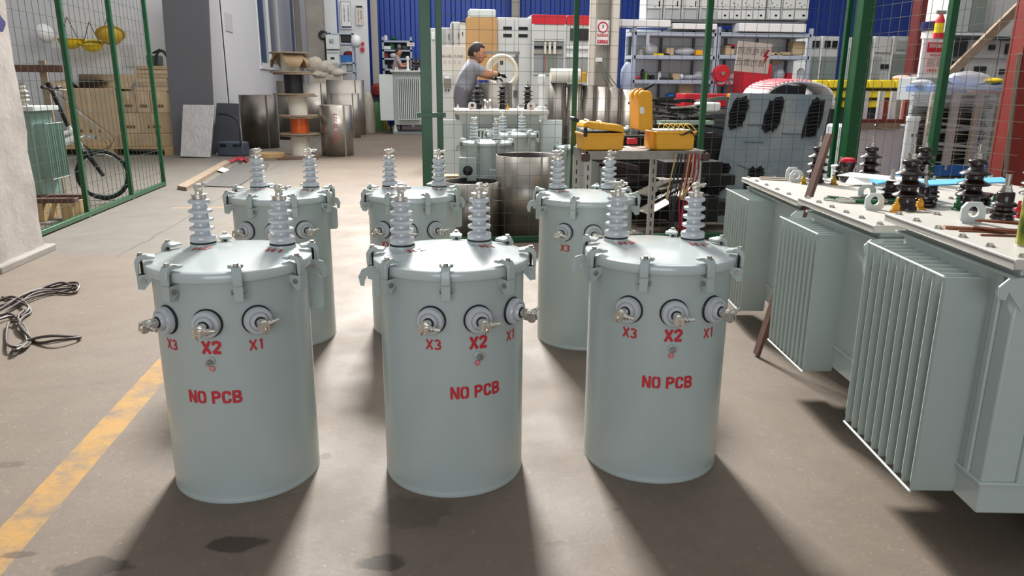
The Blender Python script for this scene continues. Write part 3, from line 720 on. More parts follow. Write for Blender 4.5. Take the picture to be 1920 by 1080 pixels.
# fence behind the drums
FY = 7.1
gx = [at(px, 20, FY).x for px in (801, 823, 1084, 1335, 1590, 1610)]
cf = thing('mesh_fence', 'tall green framed wire mesh fence behind the drum transformers', 'fence', (0, 0, 0))
xr = at(1590, 290, FY).x
mesh_panel('wire_mesh', (gx[1], FY, 0), (xr, FY, 0), .05, 2.6, .1195, cf, .0021)
post(cf, at(799, 160, FY - .12).x, FY - .12, .098, 0, 2.9, 'gate_post'); 
post(cf, at(824, 160, FY).x, FY, .055, 0, 2.9)
post(cf, at(1078, 150, FY).x, FY, .045, .02, 2.9); post(cf, at(1322, 150, FY).x, FY, .052, .02, 2.9)
post(cf, at(1577, 150, FY).x, FY, .045, .02, 2.9)
mb = MB(); mb.bar((gx[1] + .03, FY, .035), (xr, FY, .035), .05, .05); mb.build('bottom_rail', grn, cf, bev=.004)
pz = at(810, 215, FY - .1).z
mb = MB(); x_ = at(799, 160, FY - .12).x; mb.box(x_ - .09, x_ + .17, FY - .19, FY - .175, pz - .022, pz + .022); mb.lathe([(.02, 0), (.02, .012), (0, .012)], (x_ + .11, FY - .19, pz), 12, '-Y'); mb.build('latch', grn, cf, bev=.003)
# right panel swings towards the camera
rf = thing('mesh_fence', 'green wire mesh fence panel angling forward behind the finned transformers', 'fence', (0, 0, 0))
RA = at(1607, 150, 6.95); RB = at(1925, 200, 5.05)
mesh_panel('wire_mesh', (RA.x, RA.y, 0), (RB.x, RB.y, 0), .05, 2.6, .1195, rf, .0021, wire_l)
post(rf, RA.x, RA.y, .13, 0, 2.9, 'corner_post')
tp = (at(1757, 150, 6.0)); k = (tp.y - RA.y) / (RB.y - RA.y)
# where the post of the right panel stands on its line
best = min(((abs((at(1760, 150, y_).x) - (RA.x + (RB.x - RA.x) * (y_ - RA.y) / (RB.y - RA.y)))), y_) for y_ in [5 + .02 * i for i in range(100)])
post(rf, at(1760, 150, best[1]).x, best[1] - .05, .06, 0, 2.9)
# high-voltage warning notice hung on the far side of the fence (seen from behind, mirrored)
sx0, sx1, sz0, sz1 = rect(1374, 80, 1437, 136, FY + .1)
sg = thing('warning_sign', 'cream warning notice with mirrored lettering tied to the fence by the red bin', 'sign', ((sx0 + sx1) / 2, FY + .04, sz0), R(0))
sg.rotation_euler = (0, R(4), 0)
W2 = (sx1 - sx0) / 2; HH = sz1 - sz0
MB().box(-W2, W2, 0, .006, 0, HH).build('board', mat('sign_cream', '#e9d6cc', .6), sg)
dk = mat('sign_text_grey', '#8c7f7a', .6)
flat_text('lettering', '有电危险', HH * .27, dk, sg, (-.02, -.001, HH * .68), mirror=True)
flat_text('lettering', '请勿靠近', HH * .27, dk, sg, (-.02, -.001, HH * .30), mirror=True)
MB().prism([(W2 * .78, HH * .8), (W2 * .55, HH * .55), (W2 * .7, HH * .55), (W2 * .6, HH * .25), (W2 * .92, HH * .6), (W2 * .76, HH * .6), (W2 * .92, HH * .8)], -.002, 0, 'XZ').build('lightning_bolt', redm, sg, smooth=False)
# ================================================================ LEFT SIDE
# poster on the pillar
p = at(9, 30, 6.9)
ps = thing('poster', 'white and purple poster at the top of the plastered pillar', 'poster', (-3.365, 6.88, p.z - .12))
MB().box(0, .008, -.20, .14, -.02, .40).build('poster_sheet', paper, ps); MB().box(.008, .010, -.20, .14, .0, .13).build('purple_band', purple, ps); MB().box(.008, .010, -.12, .06, .22, .36).build('picture', mat('poster_green', '#7a8f78', .6), ps)
# heap of brown cable on the floor
rng = random.Random(3)
def cable_path(px, z=.01):
    out = []
    for i, (a, b_) in enumerate(px):
        q = on(a, b_, 0); out.append(Vector((q.x, q.y, z + .012 * ((i * 7) % 3))))
    return out
def smooth_path(pts, n=5):
    out = []
    P_ = [pts[0]] + pts + [pts[-1]]
    for i in range(1, len(P_) - 2):
        for k in range(n):
            t = k / n; a, b_, c, d = P_[i - 1], P_[i], P_[i + 1], P_[i + 2]
            out.append(.5 * ((2 * b_) + (c - a) * t + (2 * a - 5 * b_ + 4 * c - d) * t * t + (3 * b_ - a - 3 * c + d) * t ** 3))
    out.append(pts[-1]); return out
mb = MB()
loops = [[(-12, 580), (20, 572), (60, 555), (100, 540), (140, 535), (150, 545), (135, 553), (95, 552), (60, 562), (20, 585), (-12, 600)],
 [(-12, 590), (30, 568), (70, 553), (110, 545), (138, 540), (146, 548), (120, 550), (80, 558), (40, 575), (5, 592)],
 [(0, 565), (25, 562), (50, 578), (58, 588), (45, 600), (38, 618), (50, 640), (40, 655), (22, 660), (12, 640), (18, 612), (40, 615), (55, 635), (45, 655), (30, 668), (28, 655), (60, 643), (100, 640), (145, 635), (148, 640), (110, 648), (70, 645), (50, 630), (35, 605), (45, 585)],
 [(5, 560), (30, 570), (55, 585), (40, 595), (15, 600), (-10, 612)], [(15, 590), (30, 600), (42, 625), (58, 640), (48, 658), (32, 662)], [(45, 560), (75, 548), (115, 538), (135, 541), (105, 548), (60, 557)]]
for l in loops: mb.tube(smooth_path(cable_path(l)), .0085, 7)
tag(mb.build('cable_heap', cable_m), 'heap of brown cable on the floor beside the pillar', 'cable')
# bicycle : rear hidden, seen from the front quarter. local: x along the bike (front = +x)
def bicycle():
    c = at(193, 330, 10.3); t = thing('bicycle', 'white and black bicycle parked behind the left mesh fence', 'bicycle', (c.x, 10.3, 0), R(20))
    wr = .325
    def wheel(cx, cy, rz, nm):
        M0 = Matrix.Translation((cx, cy, wr)) @ Matrix.Rotation(rz, 4, 'Z')
        mb = MB(); mb.T = M0; mb.torus((0, 0, 0), wr - .024, .024, 48, 10, 'Y'); w_ = mb.build(nm, tyre, t)
        mb = MB(); mb.T = M0; mb.torus((0, 0, 0), wr - .055, .012, 48, 8, 'Y'); mb.build('rim', chrome, w_)
        mb = MB(); mb.T = M0
        for i in range(28):
            a = 2 * PI * i / 28; mb.tube([(.02 * math.cos(a + 1), .02 * (-1) ** i, .02 * math.sin(a + 1)), ((wr - .06) * math.cos(a), 0, (wr - .06) * math.sin(a))], .0013, 4, cap=False)
        mb.build('spokes', chrome, w_)
        mb = MB(); mb.T = M0; mb.cyl((0, -.04, 0), (0, .04, 0), .018, n=14); mb.build('hub', blackm, w_)
    wheel(0, 0, R(-14), 'front_wheel'); wheel(-.98, -.16, R(10), 'rear_wheel')
    # fork : leaning back (towards -x)
    mb = MB()
    for s in (-.055, .055): mb.tube([(.0, s, wr), (-.08, s, wr + .16), (-.17, s, wr + .31)], [.020, .026, .026], 10)
    mb.tube([(-.18, -.06, wr + .33), (-.18, .06, wr + .33)], .024, 10); mb.build('fork', blackm, t)
    mb = MB()
    for s in (-.05, .05): mb.tube([(-.15, s, wr + .28), (-.22, s, wr + .42)], .015, 10)
    mb.build('fork_tubes', chrome, t)
    mb = MB(); mb.tube([(-.20, 0, wr + .38), (-.31, -.0, wr + .62)], .028, 12); mb.tube([(-.25, 0, wr + .48), (-.62, -.09, wr + .30)], .045, 12); mb.tube([(-.28, 0, wr + .56), (-.66, -.1, wr + .46)], .028, 12); mb.tube([(-.60, -.09, wr - .05), (-.70, -.11, wr + .52)], .02, 12)
    mb.tube([(-.98, -.10, wr), (-.60, -.09, wr + .0)], .012, 8); mb.tube([(-.98, -.10, wr), (-.68, -.1, wr + .42)], .012, 8); mb.build('frame', mat('bike_white', '#d9dcd8', .25, coat=.5), t)
    mb = MB(); mb.tube([(-.31, 0, wr + .62), (-.44, 0, wr + 1.08)], .024, 10); mb.tube([(-.44, 0, wr + 1.08), (-.46, 0, wr + 1.15)], .03, 10); mb.build('stem', blackm, t)
    mb = MB(); mb.tube([(-.50, -.22, wr + 1.09), (-.46, -.12, wr + 1.08), (-.45, 0, wr + 1.07), (-.42, .12, wr + 1.08), (-.36, .22, wr + 1.09)], .014, 8); hb = mb.build('handlebar', blackm, t)
    for s in (-1, 1):
        mb = MB(); mb.tube([(-.43 + s * .05, s * .16, wr + 1.085), (-.43 + s * .08, s * .25, wr + 1.095)], .02, 10); mb.build('grip', black, hb)
        mb = MB(); mb.tube([(-.40 + s * .04, s * .12, wr + 1.07), (-.33 + s * .04, s * .15, wr + 1.06), (-.27 + s * .04, s * .2, wr + 1.05)], .007, 6); mb.build('brake_lever', chrome, hb)
    mb = MB()
    for k in range(3):
        mb.tube(smooth_path([Vector((-.40, .1 - .05 * k, wr + 1.05)), Vector((-.12 + .03 * k, .0, wr + .72)), Vector((.10 + .04 * k, -.05, wr + .36 + .05 * k)), Vector((-.02, 0, wr + .24 + .03 * k)), Vector((-.20, 0, wr + .42))], 6), .0035, 5)
    mb.build('brake_cables', black, t)
    mb = MB(); mb.tube([(-.02, -.10, wr + .48), (-.10, -.02, wr + .50), (-.22, .04, wr + .47)], .02, 8); mb.build('folding_clamp', chrome, t)
    mb = MB(); mb.ell((-.72, -.12, wr + .58), .13, .07, .04); mb.build('saddle', black, t)
bicycle()
# old transformer inside the fence at the far left
x0, x1, z0, z1 = rect(-10, 205, 66, 342, 9.0)
t = thing('green_transformer', 'grey-green finned transformer behind the left fence beside the pillar', 'transformer', (x0, 9.0, 0))
w_ = x1 - x0
MB().box(0, w_, .0, .5, .12, z1 - .02).build('tank', mat('old_green', '#7f9a90', .5), t, bev=.01)
MB().box(-.04, w_ + .06, -.05, .56, z1 - .02, z1 + .03).build('cover', pale_c, t, bev=.005)
fin_block(t, 1, w_, .12, .04, .46, .42, z1 - .16, 9, mat('old_green', '#7f9a90', .5))
MB().box(.05, w_ - .05, .05, .45, 0, .12).build('skid', mat('skid_grey', '#7d8886', .5), t)
brown_bushing(t, w_ * .55, .3, z1 + .03, 1.1, 3, m=mat('pale_insulator', '#b9b6a6', .3)); brown_bushing(t, w_ * .2, .3, z1 + .03, 1.1, 3, m=mat('pale_insulator', '#b9b6a6', .3))
# wooden stand behind it
x0, x1, z0, z1 = rect(36, 125, 86, 135, 10.9); zt = at(60, 113, 10.9).z
t = thing('wooden_cross_frame', 'rough wooden T frame standing behind the small green transformer', 'wood frame', ((x0 + x1) / 2 + .1, 10.95, 0))
MB().box(-.045, .045, 0, .04, 0, zt).build('upright', woodg, t); MB().box(-.42, .26, -.03, 0, z0, z0 + .09).build('crossbar', wood_b, t)
# loose pallet wood on the floor behind the near fence end
p = on(120, 418, 0)
t = thing('broken_pallet', 'broken brown pallet pieces on the floor behind the near end of the left fence', 'pallet', (p.x - .35, p.y + .15, 0))
MB().box(-.35, .45, -.05, .05, .20, .25).build('top_board', wood_b, t, bev=.004); MB().box(-.3, .4, .25, .35, .20, .25).build('top_board', wood_b, t, bev=.004)
for xx in (-.25, .05, .35): MB().box(xx - .06, xx + .06, -.05, .35, 0, .20).build('block', wood, t, bev=.004)
# helmets on the wall
def helmet(label, px, py, Y, m, straps=True, sc=1.0, tilt=0):
    c = at(px, py, Y); t = thing('hard_hat', label, 'hard hat', (c.x, Y, c.z), 0, 'hard hats hung on the wall', rot=(R(180 + tilt), 0, R(20)) )
    s = .17 * sc
    mb = MB(); mb.lathe([(s * 1.0, 0)] + [(s * math.cos(R(a)), s * .85 * math.sin(R(a))) for a in (10, 25, 40, 55, 70, 82)] + [(0, s * .85)], n=28); sh = mb.build('shell', m, t, solid=.004)
    mb = MB(); mb.lathe([(s * .98, .004), (s * 1.2, -.006), (s * 1.2, -.012), (s * .98, -.004)], n=28); mb.build('brim', m, sh)
    if straps:
        mb = MB()
        for a in (-.7, .7): mb.tube([(a * s, 0, .0), (a * s * .6, .02, -.12 * sc), (0, .06, -.33 * sc)], .008, 6)
        mb.torus((0, 0, .02), s * .8, .012, 20, 6); mb.build('strap', cable_m, t)
wh = 18.15
helmet('yellow hard hat hung by its strap, leftmost of the yellow ones', 131, 74, wh, yel2, sc=1.4)
helmet('yellow hard hat in the middle of the row on the wall', 172, 80, wh, yel2, sc=1.35, tilt=15)
helmet('yellow hard hat with dark straps, rightmost on the wall', 207, 65, wh, mat('dull_yellow', '#c9a52a', .45), sc=1.45, tilt=-35)
c = at(79, 62, wh); t = thing('hard_hat', 'white hard hat hanging on the wall left of the yellow ones', 'hard hat', (c.x, 18.25, c.z), 0, rot=(R(75), 0, R(60)))
s = .2; MB().lathe([(s * 1.0, 0)] + [(s * math.cos(R(a)), s * .85 * math.sin(R(a))) for a in (10, 25, 40, 55, 70, 82)] + [(0, s * .85)], n=28).build('shell', whitep, t, solid=.004)
# cardboard boxes ---------------------------------------------------------------
def carton(label, px, Y, D, m=card, group='cardboard cartons on the pallet', z=None, mark=False, lid=False, name='cardboard_box', rz=0):
    x0, x1, z0, z1 = rect(px[0], px[1], px[2], px[3], Y)
    if z is not None: z0 = z
    t = thing(name, label, 'box', ((x0 + x1) / 2, Y + D / 2, z0), R(rz), group); w_ = (x1 - x0) / 2; h = z1 - z0
    MB().box(-w_, w_, -D / 2, D / 2, 0, h).build('carton', m, t, bev=.008)
    MB().box(-.035, .035, -D / 2 - .003, -D / 2, h * .6, h).build('tape', tape, t) if mark else None
    if mark:
        mb = MB()
        for k in range(3): mb.box(-w_ * .5 + k * w_ * .35, -w_ * .5 + k * w_ * .35 + .05, -D / 2 - .003, -D / 2 - .001, h * .25, h * .25 + .06)
        mb.build('print', card_d, t)
    return t, h
PY = 17.2
zb = .0
pal = thing('pallet', 'wooden pallet under the large open carton and stacked boxes', 'pallet', (at(205, 270, 17.0).x, 17.0, 0))
pw = 1.35
for i in range(7): MB().box(-pw, pw, -.05 + i * .17, .07 + i * .17, .13, .16).build('deck_board', wood, pal)
for xx in (-1.2, 0, 1.2): MB().box(xx - .09, xx + .09, -.05, 1.1, 0, .13).build('runner', wood, pal)
P0 = PY
t, h = carton('large open cardboard carton with raised flaps behind the bicycle', (122, 166, 222, 275), P0, .9, card, None, .16, True, name='open_cardboard_box')
w_ = (at(222, 200, P0).x - at(122, 200, P0).x) / 2
mb = MB(); mb.add([(-w_, .45, h), (w_, .45, h), (w_ + .1, .75, h + .30), (-w_ - .1, .75, h + .30)], [(0, 1, 2, 3)]); mb.add([(w_, -.45, h), (w_, .45, h), (w_ + .3, .45, h + .02), (w_ + .3, -.45, h + .0)], [(0, 1, 2, 3)]); mb.add([(-w_, -.45, h), (-w_, .45, h), (-w_ - .2, .45, h + .2), (-w_ - .25, -.45, h + .1)], [(0, 1, 2, 3)])
mb.build('flaps', card2, t, solid=.008)
carton('low cardboard carton with green print at the bottom of the pile', (224, 251, 318, 276), P0 - .1, .8, card2, z=.16)
for i, (a, b_, l) in enumerate(((228, 262, 'left'), (262, 318, 'right'))):
    carton('cardboard carton wrapped in tape, second layer, %s one' % l, (a, 212, b_, 250), P0, .7, (card, card2)[i], z=at(200, 250, P0).z, mark=True)
for i, (a, b_, l) in enumerate(((226, 254, 'left'), (255, 281, 'middle'), (282, 314, 'right'))):
    carton('cardboard carton in the third layer beside the big open carton, %s one' % l, (a, 171, b_, 212), P0, .6, (card2, card, card)[i], z=at(200, 211.5, P0).z, mark=True)
zz = at(280, 170, P0).z
for i in range(6):
    ya = 171 - i * 8; m_ = (card, card2)[i % 2]
    x0, x1, z0, z1 = rect(252 + (i % 2) * 2, ya - 8, 314 - (i % 3), ya, P0)
    tag(MB().box(x0, x1, P0 + .02, P0 + .6, z0 + .004, z1 - .004).build('flat_carton', m_, bev=.008), 'flattened cardboard carton in the stack under the green case' + (', lowest', ', second from below', ', third from below', ', third from the top', ', second from the top', ', topmost')[i], 'box', 'flat cartons stacked on the pile')
x0, x1, z0, z1 = rect(272, 100, 296, 123, P0 + .1)
t = thing('tool_case', 'dark green tool case with black straps on top of the carton stack', 'case', (x0, P0 + .15, z0))
MB().box(0, x1 - x0, 0, .3, 0, (z1 - z0) * .85).build('case', mat('case_green', '#42584c', .5), t, bev=.02)
mb = MB(); mb.tube(smooth_path([Vector((.2, -.02, .02)), Vector((.25, -.02, .26)), Vector((.36, -.0, .30)), Vector((.44, -.0, .18)), Vector((.45, 0, .0))], 5), .03, 8); mb.tube([(.15, 0, .25), (.3, 0, .33), (.4, 0, .25)], .022, 8); mb.build('strap', black, t)
# pinned papers
x0, x1, z0, z1 = rect(231, 84, 252, 125, 18.55); tag(MB().box(x0, x1, 18.57, 18.597, z0, z1).build('notice', paperg), 'grey notice sheet pinned to the wall left of the leaning dark board', 'notice')
def onwall(py_, y, h): pass
# leaning boards
def leaning(name, label, cat, quad, Yb, Yt, th, m):
    """quad px: bottom-left, bottom-right, top-right, top-left"""
    bl, br, tr, tl = quad; v = [at(*bl, Yb), at(*br, Yb), at(*tr, Yt), at(*tl, Yt)]
    n_ = (v[1] - v[0]).cross(v[3] - v[0]).normalized() * -th
    mb = MB(); mb.add(v + [p - n_ * -1 for p in v], [(0, 1, 2, 3), (7, 6, 5, 4), (0, 4, 5, 1), (1, 5, 6, 2), (2, 6, 7, 3), (3, 7, 4, 0)])
    return tag(mb.build(name, m, bev=.006), label, cat)
leaning('dark_board', 'tall dark grey board leaning against the white wall', 'board', ((326, 292), (404, 292), (389, -40), (300, -40)), 16.9, 17.6, .05, darkg)
leaning('foam_panel', 'silver wrapped foam panel leaning at the foot of the tall dark board', 'panel', ((338, 293), (394, 295), (402, 197), (343, 196)), 16.2, 16.7, .07, silver)
leaning('charcoal_board', 'charcoal panel leaning behind the silver foam panel', 'panel', ((398, 286), (452, 284), (447, 194), (406, 193)), 16.9, 17.1, .06, darkp)
p = on(436, 293, 0)
t = thing('plastic_case', 'slate blue plastic case on the floor by the charcoal panel', 'case', (p.x, p.y + .1, 0), R(-18))
MB().box(-.3, .3, -.12, .15, .0, .30).build('case_shell', blueg, t, bev=.03); MB().box(-.22, -.08, -.13, -.12, .2, .25).build('latch', black, t); MB().box(.08, .2, -.13, -.12, .2, .25).build('latch', black, t)
mb = MB(); mb.tube(smooth_path([at(408, 213, 16.7), at(430, 216, 16.6), at(446, 228, 16.5), at(451, 262, 16.4), at(450, 275, 16.4)], 6), .02, 7); tag(mb.build('hanging_cable', black), 'black cable draped over the charcoal panel', 'cable')
mb = MB()
for k in range(6): mb.tube(smooth_path([Vector((on(432 + 5 * k, 303 + (k % 3), 0)[:2] + (.02,))) if False else Vector((on(430 + 6 * k, 304, 0).x, on(430 + 6 * k, 304 + (k % 3) * 2, 0).y, .02 + .01 * k)), Vector((on(445 + 4 * k, 300, 0).x, on(440, 298 + k, 0).y, .04)), Vector((on(462 + 2 * k, 302, 0).x, on(460, 301 + k, 0).y, .03))], 5), .016, 6)
tag(mb.build('red_black_cable', mat('cable_red', '#a3303a', .5)), 'small tangle of red cable on the floor by the slate blue case', 'cable')
# strips and mat on the floor
def floor_quad(name, label, cat, px, m, th=.012, z=0.002, kind=None):
    v = [on(a, b_, 0) for a, b_ in px]; mb = MB(); n = len(v)
    mb.add([(p.x, p.y, z) for p in v] + [(p.x, p.y, z + th) for p in v], [tuple(range(n)), tuple(range(n, 2 * n))] + [(i, (i + 1) % n, n + (i + 1) % n, n + i) for i in range(n)])
    return tag(mb.build(name, m, smooth=False), label, cat)
floor_quad('rubber_mat', 'dark rubber mat lying flat on the floor behind the left rear drum', 'mat', ((382, 350), (443, 352), (500, 318), (505, 307), (440, 310)), mat('mat_dark', '#56534f', .9, 0, .15, 12))
floor_quad('wood_strip', 'long wooden strip lying on the floor beside the rubber mat', 'plank', ((333, 355), (350, 358), (432, 308), (422, 305)), woodg, .05)
floor_quad('scrap_of_foil', 'pale foil scrap on the floor at the mat corner', 'scrap', ((407, 322), (420, 326), (430, 321), (416, 316)), paper, .01, .02)
# ---------------------------------------------------------------- sheet-steel drums on the left
def shell(name, label, px0, px1, ytop, ybot, m, group='rolled sheet-steel shells by the white wall', seam=True, Yc=None, th=.006, a_open=None, ry=1.0):
    """open rolled cylinder; ybot = photo row of its near floor edge"""
    q = on((px0 + px1) / 2, ybot, 0); r = (at(px1, (ytop + ybot) / 2, q.y + .25).x - at(px0, (ytop + ybot) / 2, q.y + .25).x) / 2
    cx = (at(px0, ybot, q.y + r).x + at(px1, ybot, q.y + r).x) / 2; cy = q.y + r * ry; z1 = at((px0 + px1) / 2, ytop, cy).z
    t = thing(name, label, 'steel shell', (cx, cy, 0), 0, group)
    mb = MB(); mb.lathe([(r, 0), (r, z1)], n=48); mb.v = [Vector((v.x, v.y * ry, v.z)) for v in mb.v]
    mb.build('shell', m, t, solid=th)
    if seam:
        mb = MB(); mb.box(-.02, .02, -.006, .006, 0, z1); mb.T = Matrix.Identity(4)
        o = mb.build('lap_seam', m, t); a = R(35); o.location = (math.sin(a) * r, -math.cos(a) * r * ry, 0); o.rotation_euler = (0, 0, a)
    return t, r, z1
shell('steel_shell', 'large dark rolled steel shell against the white wall, leftmost', 457, 526, 178, 279, sheet_d, ry=.8)
shell('steel_shell', 'rolled steel shell behind the cable spools, left of the pair', 527, 566, 152, 262, sheet_d, ry=.5)
shell('steel_shell', 'pale rolled steel shell directly behind the upper cable spools', 560, 624, 156, 252, sheet, ry=.5)
shell('steel_shell', 'tall rolled steel shell at the right back of the shell group', 618, 688, 150, 254, sheet, ry=.5)
shell('steel_shell', 'rolled steel shell between the marked one and the tall back one', 625, 678, 175, 259, sheet, ry=.5)
t, r_, z_ = shell('steel_shell', 'rolled steel shell with red marker writing, nearest the aisle', 604, 664, 197, 294, sheet)
mb = MB()
rg = random.Random(5)
for k in range(9):
    zc = z_ * (.82 - k * .065); pts = []
    for j in range(9):
        a = 2 * PI * j / 8; u = .035 * math.cos(a) + .01; v = .022 * math.sin(a); ph = .02 + u / r_; pts.append((math.sin(ph) * (r_ + .005), -math.cos(ph) * (r_ + .005), zc + v))
    mb.tube(pts[:(9 if k % 2 else 6)], .006, 5)
mb.build('marker_writing', redp, t)
# cable spools
sp = on(556, 296, 0); SY = sp.y + .35
def spool(label, ya, yb, wy, fm, dm, drm, top=True, dx=0):
    """flange rows ya (top) .. yb (bottom) photo rows, at column px"""
    return
levels = [296, 252, 218, 178, 137, 98]     # photo rows of each flange plane, bottom to top
zs = [0.0] + [at(556, y_, SY).z for y_ in levels[1:]]
cx = at(556, 230, SY).x
fr = (at(596, 220, SY).x - at(520, 220, SY).x) / 2; dr = (at(574, 200, SY).x - at(539, 200, SY).x) / 2
drm = [bone, orange, bone, black, bone]
lab = ['cable spool with a bare white core, bottom of the spool stack', 'cable spool wound with orange copper wire, second from the bottom', 'cable spool with a bare white core above the orange one', 'cable spool wound with black cable, second from the top', 'cable spool with torn cardboard wrapping, top of the stack']
xo = [.05, .06, .05, -.01, -.05]
for i in range(5):
    z0, z1 = zs[i], zs[i + 1] - .004; th = .03
    t = thing('cable_spool', lab[i], 'spool', (cx + xo[i], SY, z0), R(20 * i), 'cable spools stacked by the steel shells')
    for k, (a, b_) in enumerate(((0, th), (z1 - z0 - th, z1 - z0))):
        mb = MB(); n = 40; prof = []
        f_ = fr * (1.0 if i else .98) * (.96 if k else 1.0)
        mb.lathe([(0, a), (f_, a), (f_, b_), (0, b_)], n=n)
        for j in range(len(mb.v)):
            v = mb.v[j]; an = math.atan2(v.y, v.x); kk = 1 + .025 * math.sin(7 * an + i * 2 + k) + .02 * math.sin(13 * an + k * 3); mb.v[j] = Vector((v.x * kk, v.y * kk, v.z))
        mb.build('flange', woodg, t, bev=.004)
    MB().lathe([(dr, th), (dr, z1 - z0 - th)], n=36).build('drum_winding' if i in (1, 3) else 'core', drm[i], t)
    if i == 4:
        mb = MB()
        for k in range(5):
            a = R(-150 + 62 * k); d = Vector((math.cos(a), math.sin(a))); e = Vector((-d.y, d.x)); zt = z1 - z0 - th
            q = [];
            for (rad, zz2, ww) in ((dr * .9, zt, .16), (dr * 1.45, zt - .02, .2), (dr * 1.9, zt - .14, .19), (dr * 2.0, zt - .27, .1)):
                q += [(d.x * rad - e.x * ww, d.y * rad - e.y * ww, zz2), (d.x * rad + e.x * ww, d.y * rad + e.y * ww, zz2)]
            mb.add(q, [(2 * i2, 2 * i2 + 1, 2 * i2 + 3, 2 * i2 + 2) for i2 in range(3)])
        mb.build('torn_wrapping', card2, t, solid=.006)
p = on(500, 300, 0); 
t = tag(MB().lathe([(0, 0), (.30, 0), (.30, .10), (0, .10)], (p.x - .03, p.y + .55, 0), 32).build('wooden_disc', wood, bev=.01), 'round wooden disc on the floor beside the spool stack', 'disc')
floor_quad('floor_plate', 'dark brown sheet lying under the spool stack', 'sheet', ((515, 290), (520, 300), (598, 299), (590, 287)), wood_b, .012)
# sacks and rolls on top of the crates behind the spools
x0, x1, z0, z1 = rect(580, 140, 643, 160, 24.45)
tag(MB().box(x0, x1, 24.45, 24.95, 0, z1).build('sack_crate', sack, bev=.03), 'pale crate behind the cable spools carrying woven sacks', 'crate')
sacks = [('rolled woven sack with a plastic-wrapped end behind the spools', 590, 122, .24, .24, .26), ('woven sack in the middle of the sack heap', 612, 128, .28, .24, .24), ('small woven sack at the right end of the sack heap', 634, 137, .24, .2, .14), ('woven sack lying lowest at the front of the sack heap', 602, 140, .34, .25, .14)]
for l, a, b_, rx, ry_, rz_ in sacks:
    c = at(a, b_, 24.6); mb = MB(); mb.ell((c.x, 24.6, c.z), rx, ry_, rz_, 20, 12)
    mb.v = [vnz(v, .09) for v in mb.v]; tag(mb.build('woven_sack', sack), l, 'sack', 'woven sacks behind the spools')
# window-side papers on the long wall
for (px, py, l, hh_) in ((428, 42, 'grey light switch plate on the white wall', .42), ):
    d = ray(px, py); k = (XW + .0) / d.x; q = CO + d * k
    tag(MB().box(XW + .002, XW + .02, q.y - .35, q.y + .35, q.z - hh_ / 2, q.z + hh_ / 2).build('wall_plate', paperg, bev=.005), l, 'plate')
